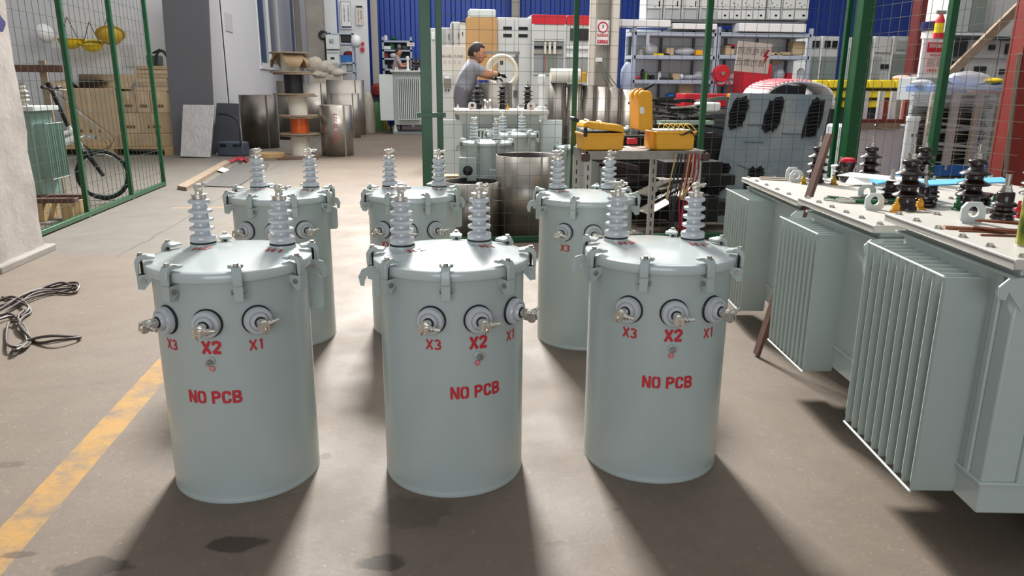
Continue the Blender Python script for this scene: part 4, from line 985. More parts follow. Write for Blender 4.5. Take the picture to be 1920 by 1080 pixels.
# ================================================================ PEOPLE
def person(label, J, sc, facing, shirt_m, trous_m, base, gloves=None, long_sleeve=False, group=None):
    """J: joint name -> world point; sc: body scale (1 = 1.72 m tall); facing: unit vector of the face"""
    root = thing('person', label, 'person', base)
    B = Vector(base); J = {k: Vector(v) - B for k, v in J.items()}
    ed = [('pelvis', 'waist'), ('waist', 'chest'), ('chest', 'neckb'), ('neckb', 'head'),
          ('chest', 'shL'), ('shL', 'elL'), ('elL', 'wrL'), ('wrL', 'haL'), ('chest', 'shR'), ('shR', 'elR'), ('elR', 'wrR'), ('wrR', 'haR'),
          ('pelvis', 'hiL'), ('hiL', 'knL'), ('knL', 'anL'), ('anL', 'toL'), ('pelvis', 'hiR'), ('hiR', 'knR'), ('knR', 'anR'), ('anR', 'toR')]
    rad = dict(pelvis=(.15, .12), waist=(.145, .115), chest=(.165, .125), neckb=(.062, .062), head=(.05, .05), sh=(.075, .075), el=(.048, .048), wr=(.030, .030), ha=(.036, .02), hi=(.098, .1), kn=(.064, .064), an=(.045, .045), to=(.045, .035))
    names = ['pelvis'] + [b for a, b in ed]; idx = {n: i for i, n in enumerate(names)}
    me = bpy.data.meshes.new('b'); me.from_pydata([tuple(J[n]) for n in names], [(idx[a], idx[b]) for a, b in ed], [])
    tmp = bpy.data.objects.new('b', me); COL.objects.link(tmp)
    sk = tmp.modifiers.new('s', 'SKIN'); sk.use_smooth_shade = True
    for n, i in idx.items():
        r = rad.get(n) or rad[n[:2]]; me.skin_vertices[0].data[i].radius = (r[0] * sc, r[1] * sc)
    me.skin_vertices[0].data[0].use_root = True
    ss = tmp.modifiers.new('u', 'SUBSURF'); ss.levels = 2
    dg = bpy.context.evaluated_depsgraph_get(); m2 = bpy.data.meshes.new_from_object(tmp.evaluated_get(dg)); bpy.data.objects.remove(tmp)
    bm = bmesh.new(); bm.from_mesh(m2)
    # head with jaw, nose, brow and ears
    F = Vector(facing).normalized(); Zu = (J['head'] - J['neckb']).normalized(); Zu = (Zu * .5 + Vector((0, 0, 1))).normalized(); S = F.cross(Zu).normalized(); F = Zu.cross(S).normalized()
    hc = J['head'] + Zu * .055 * sc + F * .015 * sc; mh = bmesh.ops.create_uvsphere(bm, u_segments=24, v_segments=16, radius=1.0)
    for v in mh['verts']:
        x, y, z = v.co; k = 1 - .28 * max(0, -z) ** 1.2; fx = .102 * x; 
        nose = .028 * max(0, 1 - (y / .2) ** 2) * max(0, 1 - ((z + .12) / .28) ** 2) if x > .6 and abs(y) < .2 else 0
        eye = -.008 if x > .7 and .14 < abs(y) < .5 and .0 < z < .22 else 0
        chin = .012 if x > .3 and z < -.62 else 0
        p = F * ((fx + nose + eye + chin) * sc) + S * (.078 * y * k * sc) + Zu * (.122 * z * sc); v.co = hc + p
    for sgn in (-1, 1):
        e = bmesh.ops.create_uvsphere(bm, u_segments=8, v_segments=6, radius=1.0)
        for v in e['verts']:
            c = v.co.copy(); v.co = hc + S * (sgn * .078 * sc + c.y * .010 * sc) + F * (c.x * .02 - .005) * sc + Zu * (c.z * .032 - .01) * sc
    # hands: palm + five fingers
    for side in ('L', 'R'):
        w_, h = J['wr' + side], J['ha' + side]; d = (h - w_).normalized(); n_ = d.cross(Vector((0, 0, 1))); n_ = n_.normalized() if n_.length > .1 else Vector((1, 0, 0)); dn = n_.cross(d).normalized()
        for i, (off, ln) in enumerate(((-.030, .062), (-.010, .074), (.010, .078), (.028, .068), (.040, .05))):
            p0 = h + n_ * off * sc - d * (.01 if i < 4 else .05) * sc; dd = d if i < 4 else (d * .6 + n_).normalized()
            pts = [p0, p0 + dd * ln * .55 * sc, p0 + (dd * ln - dn * .03) * sc]
            mb = MB(); mb.tube(pts, [.0095 * sc, .009 * sc, .007 * sc], 7); vs = [bm.verts.new(v) for v in mb.v]
            for f in mb.f:
                try: bm.faces.new([vs[j] for j in f])
                except ValueError: pass
    bmesh.ops.recalc_face_normals(bm, faces=bm.faces)
    # clothing regions
    def seg(p, a, b_):
        ab = b_ - a; t = max(0, min(1, (p - a).dot(ab) / ab.length_squared)); return (p - a - ab * t).length, t
    for f in bm.faces:
        p = f.calc_center_median(); best = (9, 0)
        for (a, b_) in ed:
            dd, t = seg(p, J[a], J[b_]); r_ = (rad.get(b_) or rad[b_[:2]])[0] * sc; dd -= r_
            if dd < best[0]: best = (dd, (a, b_, t))
        a, b_, t = best[1]; mi = 1
        if (p - hc).length < .15 * sc and (p - J['neckb']).length > .07 * sc: mi = 0
        elif b_ == 'head': mi = 0 if t > .15 else 1
        elif b_[:2] == 'el': mi = 1 if t < .75 or long_sleeve else 0
        elif b_[:2] == 'wr': mi = 1 if long_sleeve else (3 if gloves and t > .85 else 0)
        elif b_[:2] == 'ha': mi = 3 if gloves else 0
        elif b_[:2] in ('hi', 'kn') or (a == 'pelvis' and p.z < J['pelvis'].z): mi = 2
        elif b_[:2] == 'an': mi = 2
        elif b_[:2] == 'to': mi = 4
        if b_[:2] in ('sh',) : mi = 1
        f.material_index = mi
    for v_ in ():
        pass
    m2.materials.clear()
    for m in (skin, shirt_m, trous_m, gloves or skin, black): m2.materials.append(m)
    bm.to_mesh(m2); bm.free()
    m2.polygons.foreach_set('use_smooth', [True] * len(m2.polygons))
    o = bpy.data.objects.new('body', m2); COL.objects.link(o); o.parent = root
    # hair cap
    mb = MB(); mb.ell((0, 0, 0), 1, 1, 1, 24, 16); vs = []
    fs = [f for f in mb.f if not all((mb.v[i].x > .25 and mb.v[i].z < .6) or (mb.v[i].x > -.25 and mb.v[i].z < .12) or mb.v[i].z < -.35 for i in f)]
    mb.f = fs; mb.m = [0] * len(fs); mb.v = [hc + F * (.107 * v.x - .004) * sc + S * .084 * v.y * sc + Zu * .127 * v.z * sc for v in mb.v]
    hr = mb.build('hair', hair, root, solid=.006)
    mb = MB()
    for sgn in (-1, 1): mb.ell(tuple(hc + F * .094 * sc + S * sgn * .03 * sc + Zu * .015 * sc), .008 * sc, .008 * sc, .006 * sc, 8, 6)
    mb.build('eyes', black, root); mb = MB(); c = hc + F * .096 * sc - Zu * .062 * sc; mb.tube([c - S * .02 * sc, c + F * .004 * sc, c + S * .02 * sc], .004 * sc, 6); mb.build('mouth', mat('lips', '#8a4f44', .5), root)
    return root
WY = 10.5
plz = .30
def wj(px, py, dy=0.0): return at(px, py, WY + dy)
J = dict(pelvis=wj(868, 170), waist=wj(872, 152), chest=wj(880, 129), neckb=wj(887, 116), head=wj(891, 108),
         shL=wj(893, 127, -.16), elL=wj(915, 138, -.22), wrL=wj(933, 139, -.15), haL=wj(940, 140, -.12),
         shR=wj(882, 124, .17), elR=wj(905, 140, .2), wrR=wj(926, 146, .12), haR=wj(934, 147, .1),
         hiL=wj(863, 176, -.09), hiR=wj(876, 176, .09))
for s, dx in (('L', -.02), ('R', .06)):
    h = J['hi' + s]; J['kn' + s] = Vector((h.x + dx + .04, h.y, plz + (h.z - plz) * .52)); J['an' + s] = Vector((h.x + dx, h.y, plz + .07)); J['to' + s] = Vector((h.x + dx + .16, h.y, plz + .035))
person('man in grey work shirt and dark gloves leaning over a steel shell behind the fence', J, 1.12, (1, -.35, -.45), shirt, trous, (J['pelvis'].x, WY, plz), gloves=black)
t = thing('wooden_platform', 'low wooden platform under the working man', 'platform', (J['pelvis'].x, WY, 0))
for k in range(5): MB().box(-.45, .22, -.4 + k * .17, -.25 + k * .17, plz - .03, plz).build('board', wood, t)
for xx in (-.4, .15): MB().box(xx - .05, xx + .05, -.4, .43, 0, plz - .03).build('bearer', wood, t)
SY2 = 25.9
def sj(px, py, dy=0.0): return at(px, py, SY2 + dy)
J = dict(pelvis=sj(739, 138), waist=sj(741, 130), chest=sj(744, 116), neckb=sj(745, 106), head=sj(746, 101),
         shL=sj(746, 110, -.19), elL=sj(753, 125, -.3), wrL=sj(764, 123, -.25), haL=sj(768, 121, -.25), shR=sj(744, 110, .19), elR=sj(752, 122, .3), wrR=sj(762, 119, .25), haR=sj(767, 118, .25),
         hiL=sj(739, 144, -.1), hiR=sj(739, 144, .1), knL=sj(752, 150, -.12), knR=sj(752, 150, .12), anL=sj(752, 172, -.12), anR=sj(752, 172, .12), toL=sj(757, 175, -.12), toR=sj(757, 175, .12))
person('person in a greyish pink shirt working behind the large far transformer', J, 1.05, (1, -.5, -.1), mat('pinkish_shirt', '#a38f90', .85), trous, (J['pelvis'].x, SY2, 0))
st = thing('work_stool', 'stool under the person behind the far transformer', 'stool', (J['pelvis'].x, SY2, 0)); zs_ = J['pelvis'].z - .2
MB().box(-.2, .2, -.2, .2, zs_ - .04, zs_).build('seat', wood_b, st)
for a in (-.17, .17):
    for b_ in (-.17, .17): MB().box(a - .02, a + .02, b_ - .02, b_ + .02, 0, zs_ - .04).build('leg', blackm, st)

# ================================================================ FAR LEFT GROUP : rack, posters, shelf
def slab(px, Y, D, m, name, parent=None, loc=None, bev=.004, th=None):
    x0, x1, z0, z1 = rect(*px, Y); return MB().box(x0, x1, Y, Y + D, z0, z1).build(name, m, parent, bev=bev)
# tall white partition with framed notices
x0, x1, z0, z1 = rect(633, -60, 690, 160, 27.0)
struct(MB().box(x0, x1, 27.0, 27.1, 0, z1).build('wall_partition', wallw))
struct(MB().box(at(606, 60, 26.2).x, at(632, 60, 26.2).x, 26.2, 26.3, 0, 7).build('wall_panel', wallw))
struct(MB().box(at(626, 60, 26.9).x, at(635, 60, 26.9).x, 26.9, 27.0, at(630, 62, 27).z, 7).build('trim_12', blue_w))
def notice(label, px, Y, bg, name='notice_board', lines=(), frame=None, band=None, cat='notice board', cols=2, tm=None):
    x0, x1, z0, z1 = rect(*px, Y); w_, h = x1 - x0, z1 - z0; t = thing(name, label, cat, (x0, Y, z0))
    MB().box(0, w_, -.03, 0, 0, h).build('sheet', bg, t)
    if frame:
        mb = MB(); f = w_ * .035
        for (a, b_, c, d) in ((.08, .92, .03, .03 + .012), (.08, .92, .97, .982)): mb.box(a * w_, b_ * w_, -.034, -.03, c * h, d * h)
        for (a, b_) in ((.08, .11), (.89, .92)): mb.box(a * w_, b_ * w_, -.034, -.03, .03 * h, .98 * h)
        mb.build('frame_line', frame, t, smooth=False)
    if band: MB().box(.1 * w_, .9 * w_, -.036, -.03, band[0] * h, band[1] * h).build('band', band[2], t, smooth=False)
    for (txt, u, v, s_, mm) in lines: flat_text('lettering', txt, s_ * h, mm, t, (u * w_, -.032, v * h))
    return t
vtxt = lambda s_: '\n'.join(s_)
notice('tall white notice with vertical lettering and a blue foot band on the partition', (638, 2, 660, 54), 26.95, whitep, frame=glass_d, band=(.03, .09, purple), lines=((vtxt('小心触电注意安全'), .35, .55, .075, glass_d), (vtxt('作业请佩戴安全帽'), .7, .55, .075, glass_d)))
notice('narrow beige notice with vertical lettering beside the tall framed one', (667, 10, 681, 47), 26.95, cream, band=(.88, .97, glass_d), lines=((vtxt('安全生产人人有责'), .35, .45, .07, glass_d), (vtxt('遵守操作规程'), .72, .5, .07, glass_d)))
notice('small red safety notice low on the partition', (676, 79, 683, 97), 26.95, redm, lines=(('安全', .5, .5, .3, whitep),), cat='notice')
# equipment rack
RY = 25.3
x0, x1, z0, z1 = rect(618, 62, 664, 150, RY)
t = thing('equipment_rack', 'grey metal rack holding instruments behind the steel shells', 'rack', (x0, RY, 0)); w_ = x1 - x0
for a in (0, w_ - .06):
    for b_ in (0, .7): MB().box(a, a + .06, b_, b_ + .06, 0, z1).build('upright', shelf_m, t)
for zz in (.5, at(640, 135, RY).z, at(640, 117, RY).z, at(640, 81, RY).z, z1): MB().box(0, w_, 0, .76, zz - .04, zz).build('shelf', shelf_m, t)
MB().bar((w_ - .4, .02, at(640, 100, RY).z), (w_, .02, at(640, 84, RY).z), .03, .03).build('brace', shelf_m, t)
def boxthing(name, label, cat, px, Y, D, m, group=None, parts=(), bev=.008, rz=0, z0=None):
    x0, x1, za, z1 = rect(*px, Y); za = za if z0 is None else z0
    t = thing(name, label, cat, (x0, Y, za), rz, group); w_, h = x1 - x0, z1 - za
    MB().box(0, w_, 0, D, 0, h).build('body', m, t, bev=bev)
    for (nm, u0, u1, v0, v1, mm) in parts: MB().box(u0 * w_, u1 * w_, -.012, 0, v0 * h, v1 * h).build(nm, mm, t, bev=.002)
    return t
boxthing('instrument', 'white wall instrument box above the printer beside the concrete column', 'instrument', (611, 65, 636, 92), 24.85, .4, pale_c, parts=(('dark_slot', .25, .6, .4, .7, cabd), ('knob', .3, .4, .45, .55, glass_d)))
boxthing('printer', 'white printer standing on the crate in front of the rack', 'printer', (613, 95, 636, 122), 24.85, .5, pale_c, parts=(('paper_slot', .3, .62, .4, .55, glass_d), ('top_panel', .05, .95, .8, .95, cabd), ('foot_panel', .1, .9, .05, .15, cabd)))
x0, x1, z0, z1 = rect(613, 122, 636, 150, 24.85); tag(MB().box(x0, x1, 24.85, 25.3, 0, z1).build('cabinet', cabd, bev=.01), 'low grey cabinet under the printer', 'cabinet')
c = at(668, 77, 25.2); 
mb = MB(); mb.ell((c.x, 25.2, c.z), .17, .2, .2); tag(mb.build('hard_hat', whitep), 'white hard hat hung on the corner of the equipment rack', 'hard hat')
c = at(606, 66, 24.96); mb = MB(); mb.torus((c.x, 24.97, c.z), .12, .03, 24, 8, 'Y'); mb.torus((c.x + .02, 24.92, c.z), .10, .02, 24, 8, 'Y'); tag(mb.build('cable_coil', black), 'black cable coil hung on the concrete column', 'cable')
def small(name, label, cat, px, py, Y, sx, sy, sz, m, group=None, shape='box'):
    c = at(px, py, Y)
    if shape == 'box': mb = MB().box(c.x - sx / 2, c.x + sx / 2, Y - sy / 2, Y + sy / 2, c.z, c.z + sz); o = mb.build(name, m, bev=min(sx, sz) * .08)
    elif shape == 'cyl': mb = MB().lathe([(0, 0), (sx / 2, 0), (sx / 2, sz * .8), (sx * .3, sz * .9), (sx * .3, sz), (0, sz)], (c.x, Y, c.z), 16); o = mb.build(name, m)
    else:
        mb = MB(); mb.ell((c.x, Y, c.z + sz * .5), sx / 2, sy / 2, sz * .52, 16, 10); mb.v = [vnz(v, sx * .12) for v in mb.v]; o = mb.build(name, m)
    return tag(o, label, cat, group)
small('storage_bin', 'blue storage bin on the equipment rack', 'bin', 652, 117, 25.6, .45, .4, .22, bluep)
small('cloth_bundle', 'red cloth bundle lying in the blue bin on the rack', 'cloth', 655, 108, 25.6, .35, .3, .2, mat('dull_red', '#8e2f37', .8), shape='blob')
small('instrument', 'white instrument on the lower shelf of the rack, left one', 'instrument', 645, 134, 25.6, .3, .4, .25, pale_c)
small('instrument', 'grey instrument on the lower shelf of the rack, right one', 'instrument', 657, 134, 25.6, .22, .4, .3, cabd)
small('instrument', 'black instrument on the upper shelf of the rack', 'instrument', 652, 80, 25.6, .4, .4, .26, black)
for px, yt, yb, Yd, wd, l, m in ((690, 172, 243, 24.9, .40, 'white woven bag standing by the steel shells', sack), (708, 156, 178, 26.6, .42, 'red bag on top of a crate beside the large far transformer', mat('bag_red', '#8d2f2a', .8)), (706, 190, 214, 25.7, .36, 'green and white bag on the floor left of the far transformer', mat('bag_green', '#5b8b56', .7)), (713, 209, 224, 26.3, .5, 'yellow bag lying on the floor beside the large far transformer', mat('bag_yellow', '#a99b35', .7))):
    c0_ = at(px, yb, Yd); c1_ = at(px, yt, Yd); z0_ = c0_.z if 'crate' in l else 0; hh2 = c1_.z - z0_
    mb = MB(); mb.lathe([(0, 0), (wd * .42, 0), (wd * .5, hh2 * .25), (wd * .46, hh2 * .7), (wd * .3, hh2 * .92), (wd * .12, hh2), (0, hh2)], (c1_.x, Yd, z0_), 18); mb.v = [vnz(v, .05) for v in mb.v]
    tag(mb.build('bag', m), l, 'bag')
    if 'crate' in l: tag(MB().box(c1_.x - .2, c1_.x + .2, Yd + .02, Yd + .5, 0, z0_).build('dark_crate', darkp, bev=.01), 'dark crate under the red bag by the far transformer', 'crate')
# shelf behind the person
x0, x1, z0, z1 = rect(717, 69, 773, 150, 28.4)
t = thing('shelf_rack', 'grey open shelf rack in front of the blue wall on the left', 'shelf', (x0, 28.4, 0)); w_ = x1 - x0
for a in (0, w_ - .07):
    for b_ in (0, .5): MB().box(a, a + .07, b_, b_ + .05, 0, z1).build('upright', shelf_m, t)
for i, py in enumerate((76, 93, 109, 129, 150)): zz = at(740, py, 28.4).z; MB().box(0, w_, 0, .55, zz - .06, zz).build('shelf', shelf_m, t)
MB().box(0, w_, .53, .55, .3, z1 - .1).build('back_panel', darkp, t)
rg = random.Random(2)
for i, py in enumerate((92.5, 92.5, 92.5, 92.5, 108.5, 108.5, 108.5, 128.5, 128.5, 128.5, 75.5, 75.5)):
    k = (0, 1, 2, 3, 0, 1, 2, 0, 1, 2, 0, 1)[i]; px = 724 + k * 12 + rg.uniform(-2, 2)
    row = {92.5: 'second', 108.5: 'third', 128.5: 'lowest', 75.5: 'top'}[py]
    small('parts_container', 'small container on the %s shelf of the far left rack, %s from the left' % (row, ('first', 'second', 'third', 'fourth')[k]), 'container', px, py, 28.6, rg.uniform(.12, .28), .3, rg.uniform(.1, .24), (whitep, green_p, cabd, darkp, mat('dull_red', '#8e2f37', .8))[i % 5], 'containers on the far left rack', ('box', 'cyl', 'blob')[i % 3])
notice('small white label board hung on the right end of the far left rack', (763, 80, 777, 87), 28.39, whitep, lines=(('工具架', .5, .5, .55, redm),), cat='sign')
# ---------------------------------------------------------------- big transformers far and middle
def big_transformer(label, px, Y, D, pfin, side_w, z_lid_px, hv_px, m=pale_c, wheel=True, tube_px=None, group='large finned transformers', nf=12, br_m=brown_p):
    x0, x1, _, _ = rect(px[0], px[1], px[2], px[3], Y); zl = at((px[0] + px[2]) / 2, z_lid_px, Y).z
    t = thing('large_transformer', label, 'transformer', ((x0 + x1) / 2, Y, 0), 0, group); w_ = (x1 - x0) / 2
    bx = w_ - side_w; zt = zl - .06
    MB().box(-bx, bx, .22, D, .28, zt).build('tank', m, t, bev=.01)
    MB().box(-bx - .08, bx + .08, -.05, D + .08, zt, zl).build('cover', top_c, t, bev=.02)
    # front ribs
    mb = MB(); f0, f1 = -bx + .16, bx - .16; zf0, zf1 = .45, zt - .16
    for k in range(nf): x = f0 + (f1 - f0) * k / (nf - 1); mb.box(x - .014, x + .014, -.12, .23, zf0, zf1)
    mb.build('front_radiator', m, t, bev=.004)
    mb = MB(); mb.box(f0 - .03, f1 + .03, -.13, -.115, zf1 - .02, zf1); mb.build('tie_rod', m, t); mb = MB(); mb.box(f0 - .03, f1 + .03, -.13, -.115, zf0, zf0 + .02); mb.build('tie_rod', m, t)
    for s in (-1, 1):
        mb = MB()
        for k in range(8):
            y = .1 + (D - .1) * k / 7; xa, xb = sorted((s * bx, s * w_)); mb.box(xa, xb, y - .01, y + .01, .5, zt - .1)
        xa, xb = sorted((s * (bx), s * w_)); mb.box(xa, xb, .05, .07, .42, zt - .06)
        mb.build('side_radiator', m, t, bev=.006)
    for s in (-1, 1):
        MB().prism([(s * (bx * .9), .28), (s * (bx * 1.02), .28), (s * (bx * 1.08), .06), (s * (bx * .8), .06)], .2, .26, 'XZ').build('foot', m, t)
    MB().box(-bx * 1.1, bx * 1.1, .15, .3, 0, .07).build('skid', mat('skid_grey', '#7d8886', .5), t); MB().box(-bx * 1.1, bx * 1.1, D - .3, D - .15, 0, .07).build('skid', mat('skid_grey', '#7d8886', .5), t)
    for (hx, s) in hv_px: X = at(hx, z_lid_px, Y + .3).x - (x0 + x1) / 2; brown_bushing(t, X, .3, zl, s, 4, m=br_m)
    if tube_px: X = at(tube_px, z_lid_px, Y + .2).x - (x0 + x1) / 2; mb = MB(); mb.lathe([(.06, 0), (.06, .03), (.038, .04), (.034, .32), (.05, .33), (.05, .40), (.03, .42), (0, .42)], (X, .2, zl), 20); mb.build('breather_tube', whitep, t)
    for X in (-bx * .75, bx * .75): eye_lug(t, X, .12, zl, 1.2)
    return t, zl, (x0 + x1) / 2, bx
bt, zl, xc, bx = big_transformer('large pale finned transformer standing in the far aisle', (712, 130, 822, 250), 24.0, 1.4, None, .42, 132, (), tube_px=765, nf=12)
for i, px in enumerate((776, 784, 792)):
    X = at(px, 132, 24.3).x - xc; mb = MB(); mb.lathe([(0, 0), (.07, 0), (.05, .1), (.09, .14), (.05, .2), (.09, .24), (.05, .3), (.03, .38), (0, .42)], (X, .3 + .25 * (i % 2), zl), 14); mb.build('bushing', brown_p, bt)
mt, zl, xc, bx = big_transformer('pale finned transformer with three brown bushings behind the fence', (829, 200, 1054, 400), 9.25, .8, None, .26, 206, ((896, 1.15), (942, 1.15), (989, 1.15)), tube_px=1015, nf=16)
for i, px in enumerate((912, 922)):
    X = at(px, 206, 9.4).x - xc; MB().lathe([(0, 0), (.035, 0), (.035, .09), (.02, .11), (0, .12)], (X, .35, zl), 16).build('low_voltage_terminal', tin, mt)
for i, px in enumerate((860, 885, 912, 955, 975, 1000)):
    X = at(px, 206, 9.2).x - xc; term(mt, X, .12, zl, (whitep, redm, whitep, yel, whitep, redm)[i])
# smaller drum transformers behind the fence
drum('drum_transformer', 'drum transformer behind the fence with a black-knob switch box on its side', at(914, 270, 8.0).x, 8.05, R(-5), marks=False, group='drum transformers behind the fence', hb=((-.14, .12), (.10, .02)), h=.90)
p0 = at(960, 262, 8.6)
drum('drum_transformer', 'drum transformer behind the fence, right behind the one with the switch box', p0.x, 8.62, R(10), marks=False, group='drum transformers behind the fence', hb=((-.08, .10), (.14, .06)), h=.95)
o = [q for q in bpy.data.objects if q.get('label', '').endswith('switch box on its side')][0]
MB().box(-.29, -.11, -.32, -.22, .52, .76).build('switch_box', tank_c, o, bev=.006); 
MB().lathe([(0, 0), (.05, 0), (.05, .03), (.03, .04), (0, .04)], (-.20, -.32, .63), 20, '-Y').build('switch_knob', black, o)
MB().box(.02, .12, -.30, -.26, .50, .64).build('side_bracket', tank_c, o, bev=.01)
drum('drum_transformer', 'drum transformer behind the fence, left of the low yellow case', at(1086, 260, 8.9).x, 8.9, R(-20), marks=False, group='drum transformers behind the fence', hb=(), h=.78)
drum('drum_transformer', 'drum transformer with a wide pale lid behind the low yellow case', at(1132, 235, 9.9).x, 9.9, R(30), marks=False, group='drum transformers behind the fence', hb=(), h=.95, r=.34)
# steel shells behind the fence
def shell2(label, px0, px1, ytop, Y, m, name='steel_shell', group='rolled steel shells behind the fence', ry=1.0, z0=0, inner=True):
    r = (at(px1, ytop, Y).x - at(px0, ytop, Y).x) / 2; cx = (at(px1, ytop, Y).x + at(px0, ytop, Y).x) / 2; z1 = at((px0 + px1) / 2, ytop, Y).z
    t = thing(name, label, 'steel shell', (cx, Y, z0), 0, group); mb = MB(); mb.lathe([(r, 0), (r, z1 - z0)], n=56); mb.v = [Vector((v.x, v.y * ry, v.z)) for v in mb.v]
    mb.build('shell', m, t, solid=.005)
    mb = MB(); mb.lathe([(r - .006, .01), (r - .006, z1 - z0 - .004)], n=56); mb.v = [Vector((v.x, v.y * ry, v.z)) for v in mb.v]; mb.build('inner_shade_lining', sheet_i, t, solid=.002)  # added lining, its dark colour stands in for shade inside the shell
    mb = MB()
    for a in (18, 34):
        a = R(a); mb.bar((math.sin(a) * r, -math.cos(a) * r * ry, 0), (math.sin(a) * r, -math.cos(a) * r * ry, z1 - z0), .012, .012)
    mb.build('edge_flange', m, t)
    return t
shell2('tall open rolled steel shell standing behind the fence, near the cart', 931, 1047, 290, 7.55, sheet)
shell2('low open rolled steel shell behind the fence, next to the middle rear drum', 832, 936, 339, 7.48, sheet)
for i, (a, b_) in enumerate(((1028, 1060), (1060, 1090), (1088, 1118), (1112, 1140), (1135, 1165), (1160, 1200))):
    shell2('rolled steel shell in the row under the white roll, %s from the left' % ('first', 'second', 'third', 'fourth', 'fifth', 'sixth')[i], a, b_ + 3, 155 + i * 2.6, 10.7, sheet if i % 2 else sheet_d, group='row of rolled steel shells', ry=1.1)
shell2('steel shell the man is working on, with a dark rim', 898, 960, 155, 10.42, sheet_d, name='steel_shell')
# white roll and cans on the shell row
c0, c1 = at(1030, 143, 10.7), at(1084, 143, 10.7); zr = at(1050, 154, 10.7).z
mb = MB(); rr = .09; mb.tube([(c0.x, 10.6, zr + .09), (c1.x, 10.6, zr + .09)], .092, 28); o = mb.build('white_roll', bone); tag(o, 'white roll of insulation lying on the row of steel shells', 'roll')
small('paint_can', 'open yellow and purple can beside the white roll', 'can', 1090, 154, 10.6, .14, .14, .15, mat('can_yellow', '#c79a2d', .5), shape='cyl')
# big white coil behind the shell
c = at(941, 133, 11.2); mb = MB()
for k in range(5): mb.torus((c.x + .01 * k, 11.2 + .04 * k, c.z - .01 * k), .215 - .012 * (k % 3), .024, 40, 8, 'Y')
tag(mb.build('insulation_coil', bone), 'large off-white coil standing in front of the man', 'coil')

# stand that carries the coil
xa, xb = at(968, 120, 11.3).x, at(975, 120, 11.3).x; za = at(970, 95, 11.3).z
t = thing('coil_stand', 'grey post with brackets and a long arm carrying the off-white coil', 'stand', (xa, 11.3, 0))
MB().box(0, xb - xa, .1, .15, 0, za).build('post', cabd, t); L0 = at(905, 98, 11.3).x - xa; MB().box(L0, xb - xa, .05, .1, za - .05, za - .01).build('arm', mat('arm_grey', '#6f736f', .5), t)
for k in range(4): z = za - .08 - k * .24; MB().box(-.03, .03, .06, .1, z - .1, z).build('bracket', darkg, t)
mb = MB(); mb.box(at(941, 120, 11.3).x - xa - .02, at(941, 120, 11.3).x - xa + .02, .0, .09, za - .20, za - .02); mb.build('hook', darkg, t)
# ================================================================ CABINETS ALONG THE BACK
def cabinet(label, px, Y, D=.5, m=cab, header=None, windows=(), doors=0, group=None, name='electrical_cabinet', parts=(), z0=None):
    x0, x1, za, z1 = rect(*px, Y); za = 0 if z0 is None else z0
    t = thing(name, label, 'cabinet', (x0, Y, za), 0, group); w_, h = x1 - x0, z1 - za; H0 = z1 - at((px[0] + px[2]) / 2, px[3], Y).z
    MB().box(0, w_, 0, D, 0, h).build('body', m, t, bev=.006)
    if header: MB().box(0, w_, -.02, 0, h - .10 * H0, h).build('header', header, t, bev=.003)
    def V(v): return h - v * H0
    for i in range(doors):
        a, b_ = i / doors * w_ + .012, (i + 1) / doors * w_ - .012; MB().box(a, b_, -.018, 0, V(.98), V(.02 if not header else .12)).build('door', m, t, bev=.003)
    for (nm, u0, u1, v0, v1, mm) in parts: MB().box(u0 * w_, u1 * w_, -.03, .0, V(v1), V(v0)).build(nm, mm, t, bev=.002)
    return t, w_, V
CY = 12.6
cabinet('narrow grey control cabinet with two white meters beside the gate posts', (800, 53, 819, 200), 14.2, parts=(('meter', .12, .42, .05, .14, whitep), ('meter', .55, .85, .05, .14, whitep), ('dark_panel', .1, .4, .3, .9, cabd)))
cabinet('grey cabinet with a dark upper pane right of the gate posts', (823, 52, 847, 90), 14.0, parts=(('pane', .2, .5, .1, .95, cabd), ('handle', .75, .8, .3, .6, glass_d)))
cabinet('tall grey cabinet left of the brown board', (847, 41, 862, 110), 13.8, parts=(('edge', .1, .2, .05, .95, glass_d), ('handle', .8, .86, .3, .45, glass_d)))
cabinet('grey cabinet touching the brown board', (862, 43, 876, 110), 13.7, parts=(('top_box', 0, 1, -.06, 0, glass_d), ('handle', .35, .45, .25, .35, glass_d)))
o = slab((875, 33, 932, 150), 12.9, .25, mdf, 'fibreboard_pack'); tag(o, 'tall brown fibreboard pack standing behind the man', 'board')
x0, x1, z0, z1 = rect(880, 17, 930, 33, 12.9); tag(MB().box(x0, x1, 12.92, 13.3, z0, z1).build('white_carton', pale_c, bev=.02), 'white carton lying on top of the brown fibreboard pack', 'box')
t, w_, V = cabinet('cream panel box with a row of small printed symbols left of the man', (826, 86, 874, 150), 12.2, .3, cream)
dkg = mat('print_grey', '#7b746e', .6)
for i, ch in enumerate('K12B #INE'):
    if ch != ' ': flat_text('print', ch.replace('#', 'P'), .055, dkg, t, (w_ * (.12 + .09 * i), -.004, V(.3)))
for i in range(4): MB().box(w_ * (.12 + .19 * i), w_ * (.22 + .19 * i), -.004, 0, V(.52), V(.42)).build('symbol', mat('symbol_grey', '#bdb3aa', .6), t)
t, w_, V = cabinet('grey power unit with a small display under the cream panel box', (828, 138, 852, 200), 11.9, .28, cab, parts=(('display', .2, .75, .15, .42, mat('display_brown', '#7c7467', .3)), ('button', .25, .35, .48, .53, glass_d), ('button', .5, .6, .48, .53, glass_d), ('lamp', .25, .6, .1, .15, whitep)))
t, w_, V = cabinet('wide grey double cabinet with four dark meter windows', (932, 33, 996, 200), 13.0, .5, cab, doors=2, parts=(('meter_window', .17, .42, .10, .135, glass_d), ('meter_window', .62, .88, .10, .135, glass_d), ('meter_window', .17, .42, .18, .215, glass_d), ('meter_window', .62, .88, .18, .215, glass_d)))
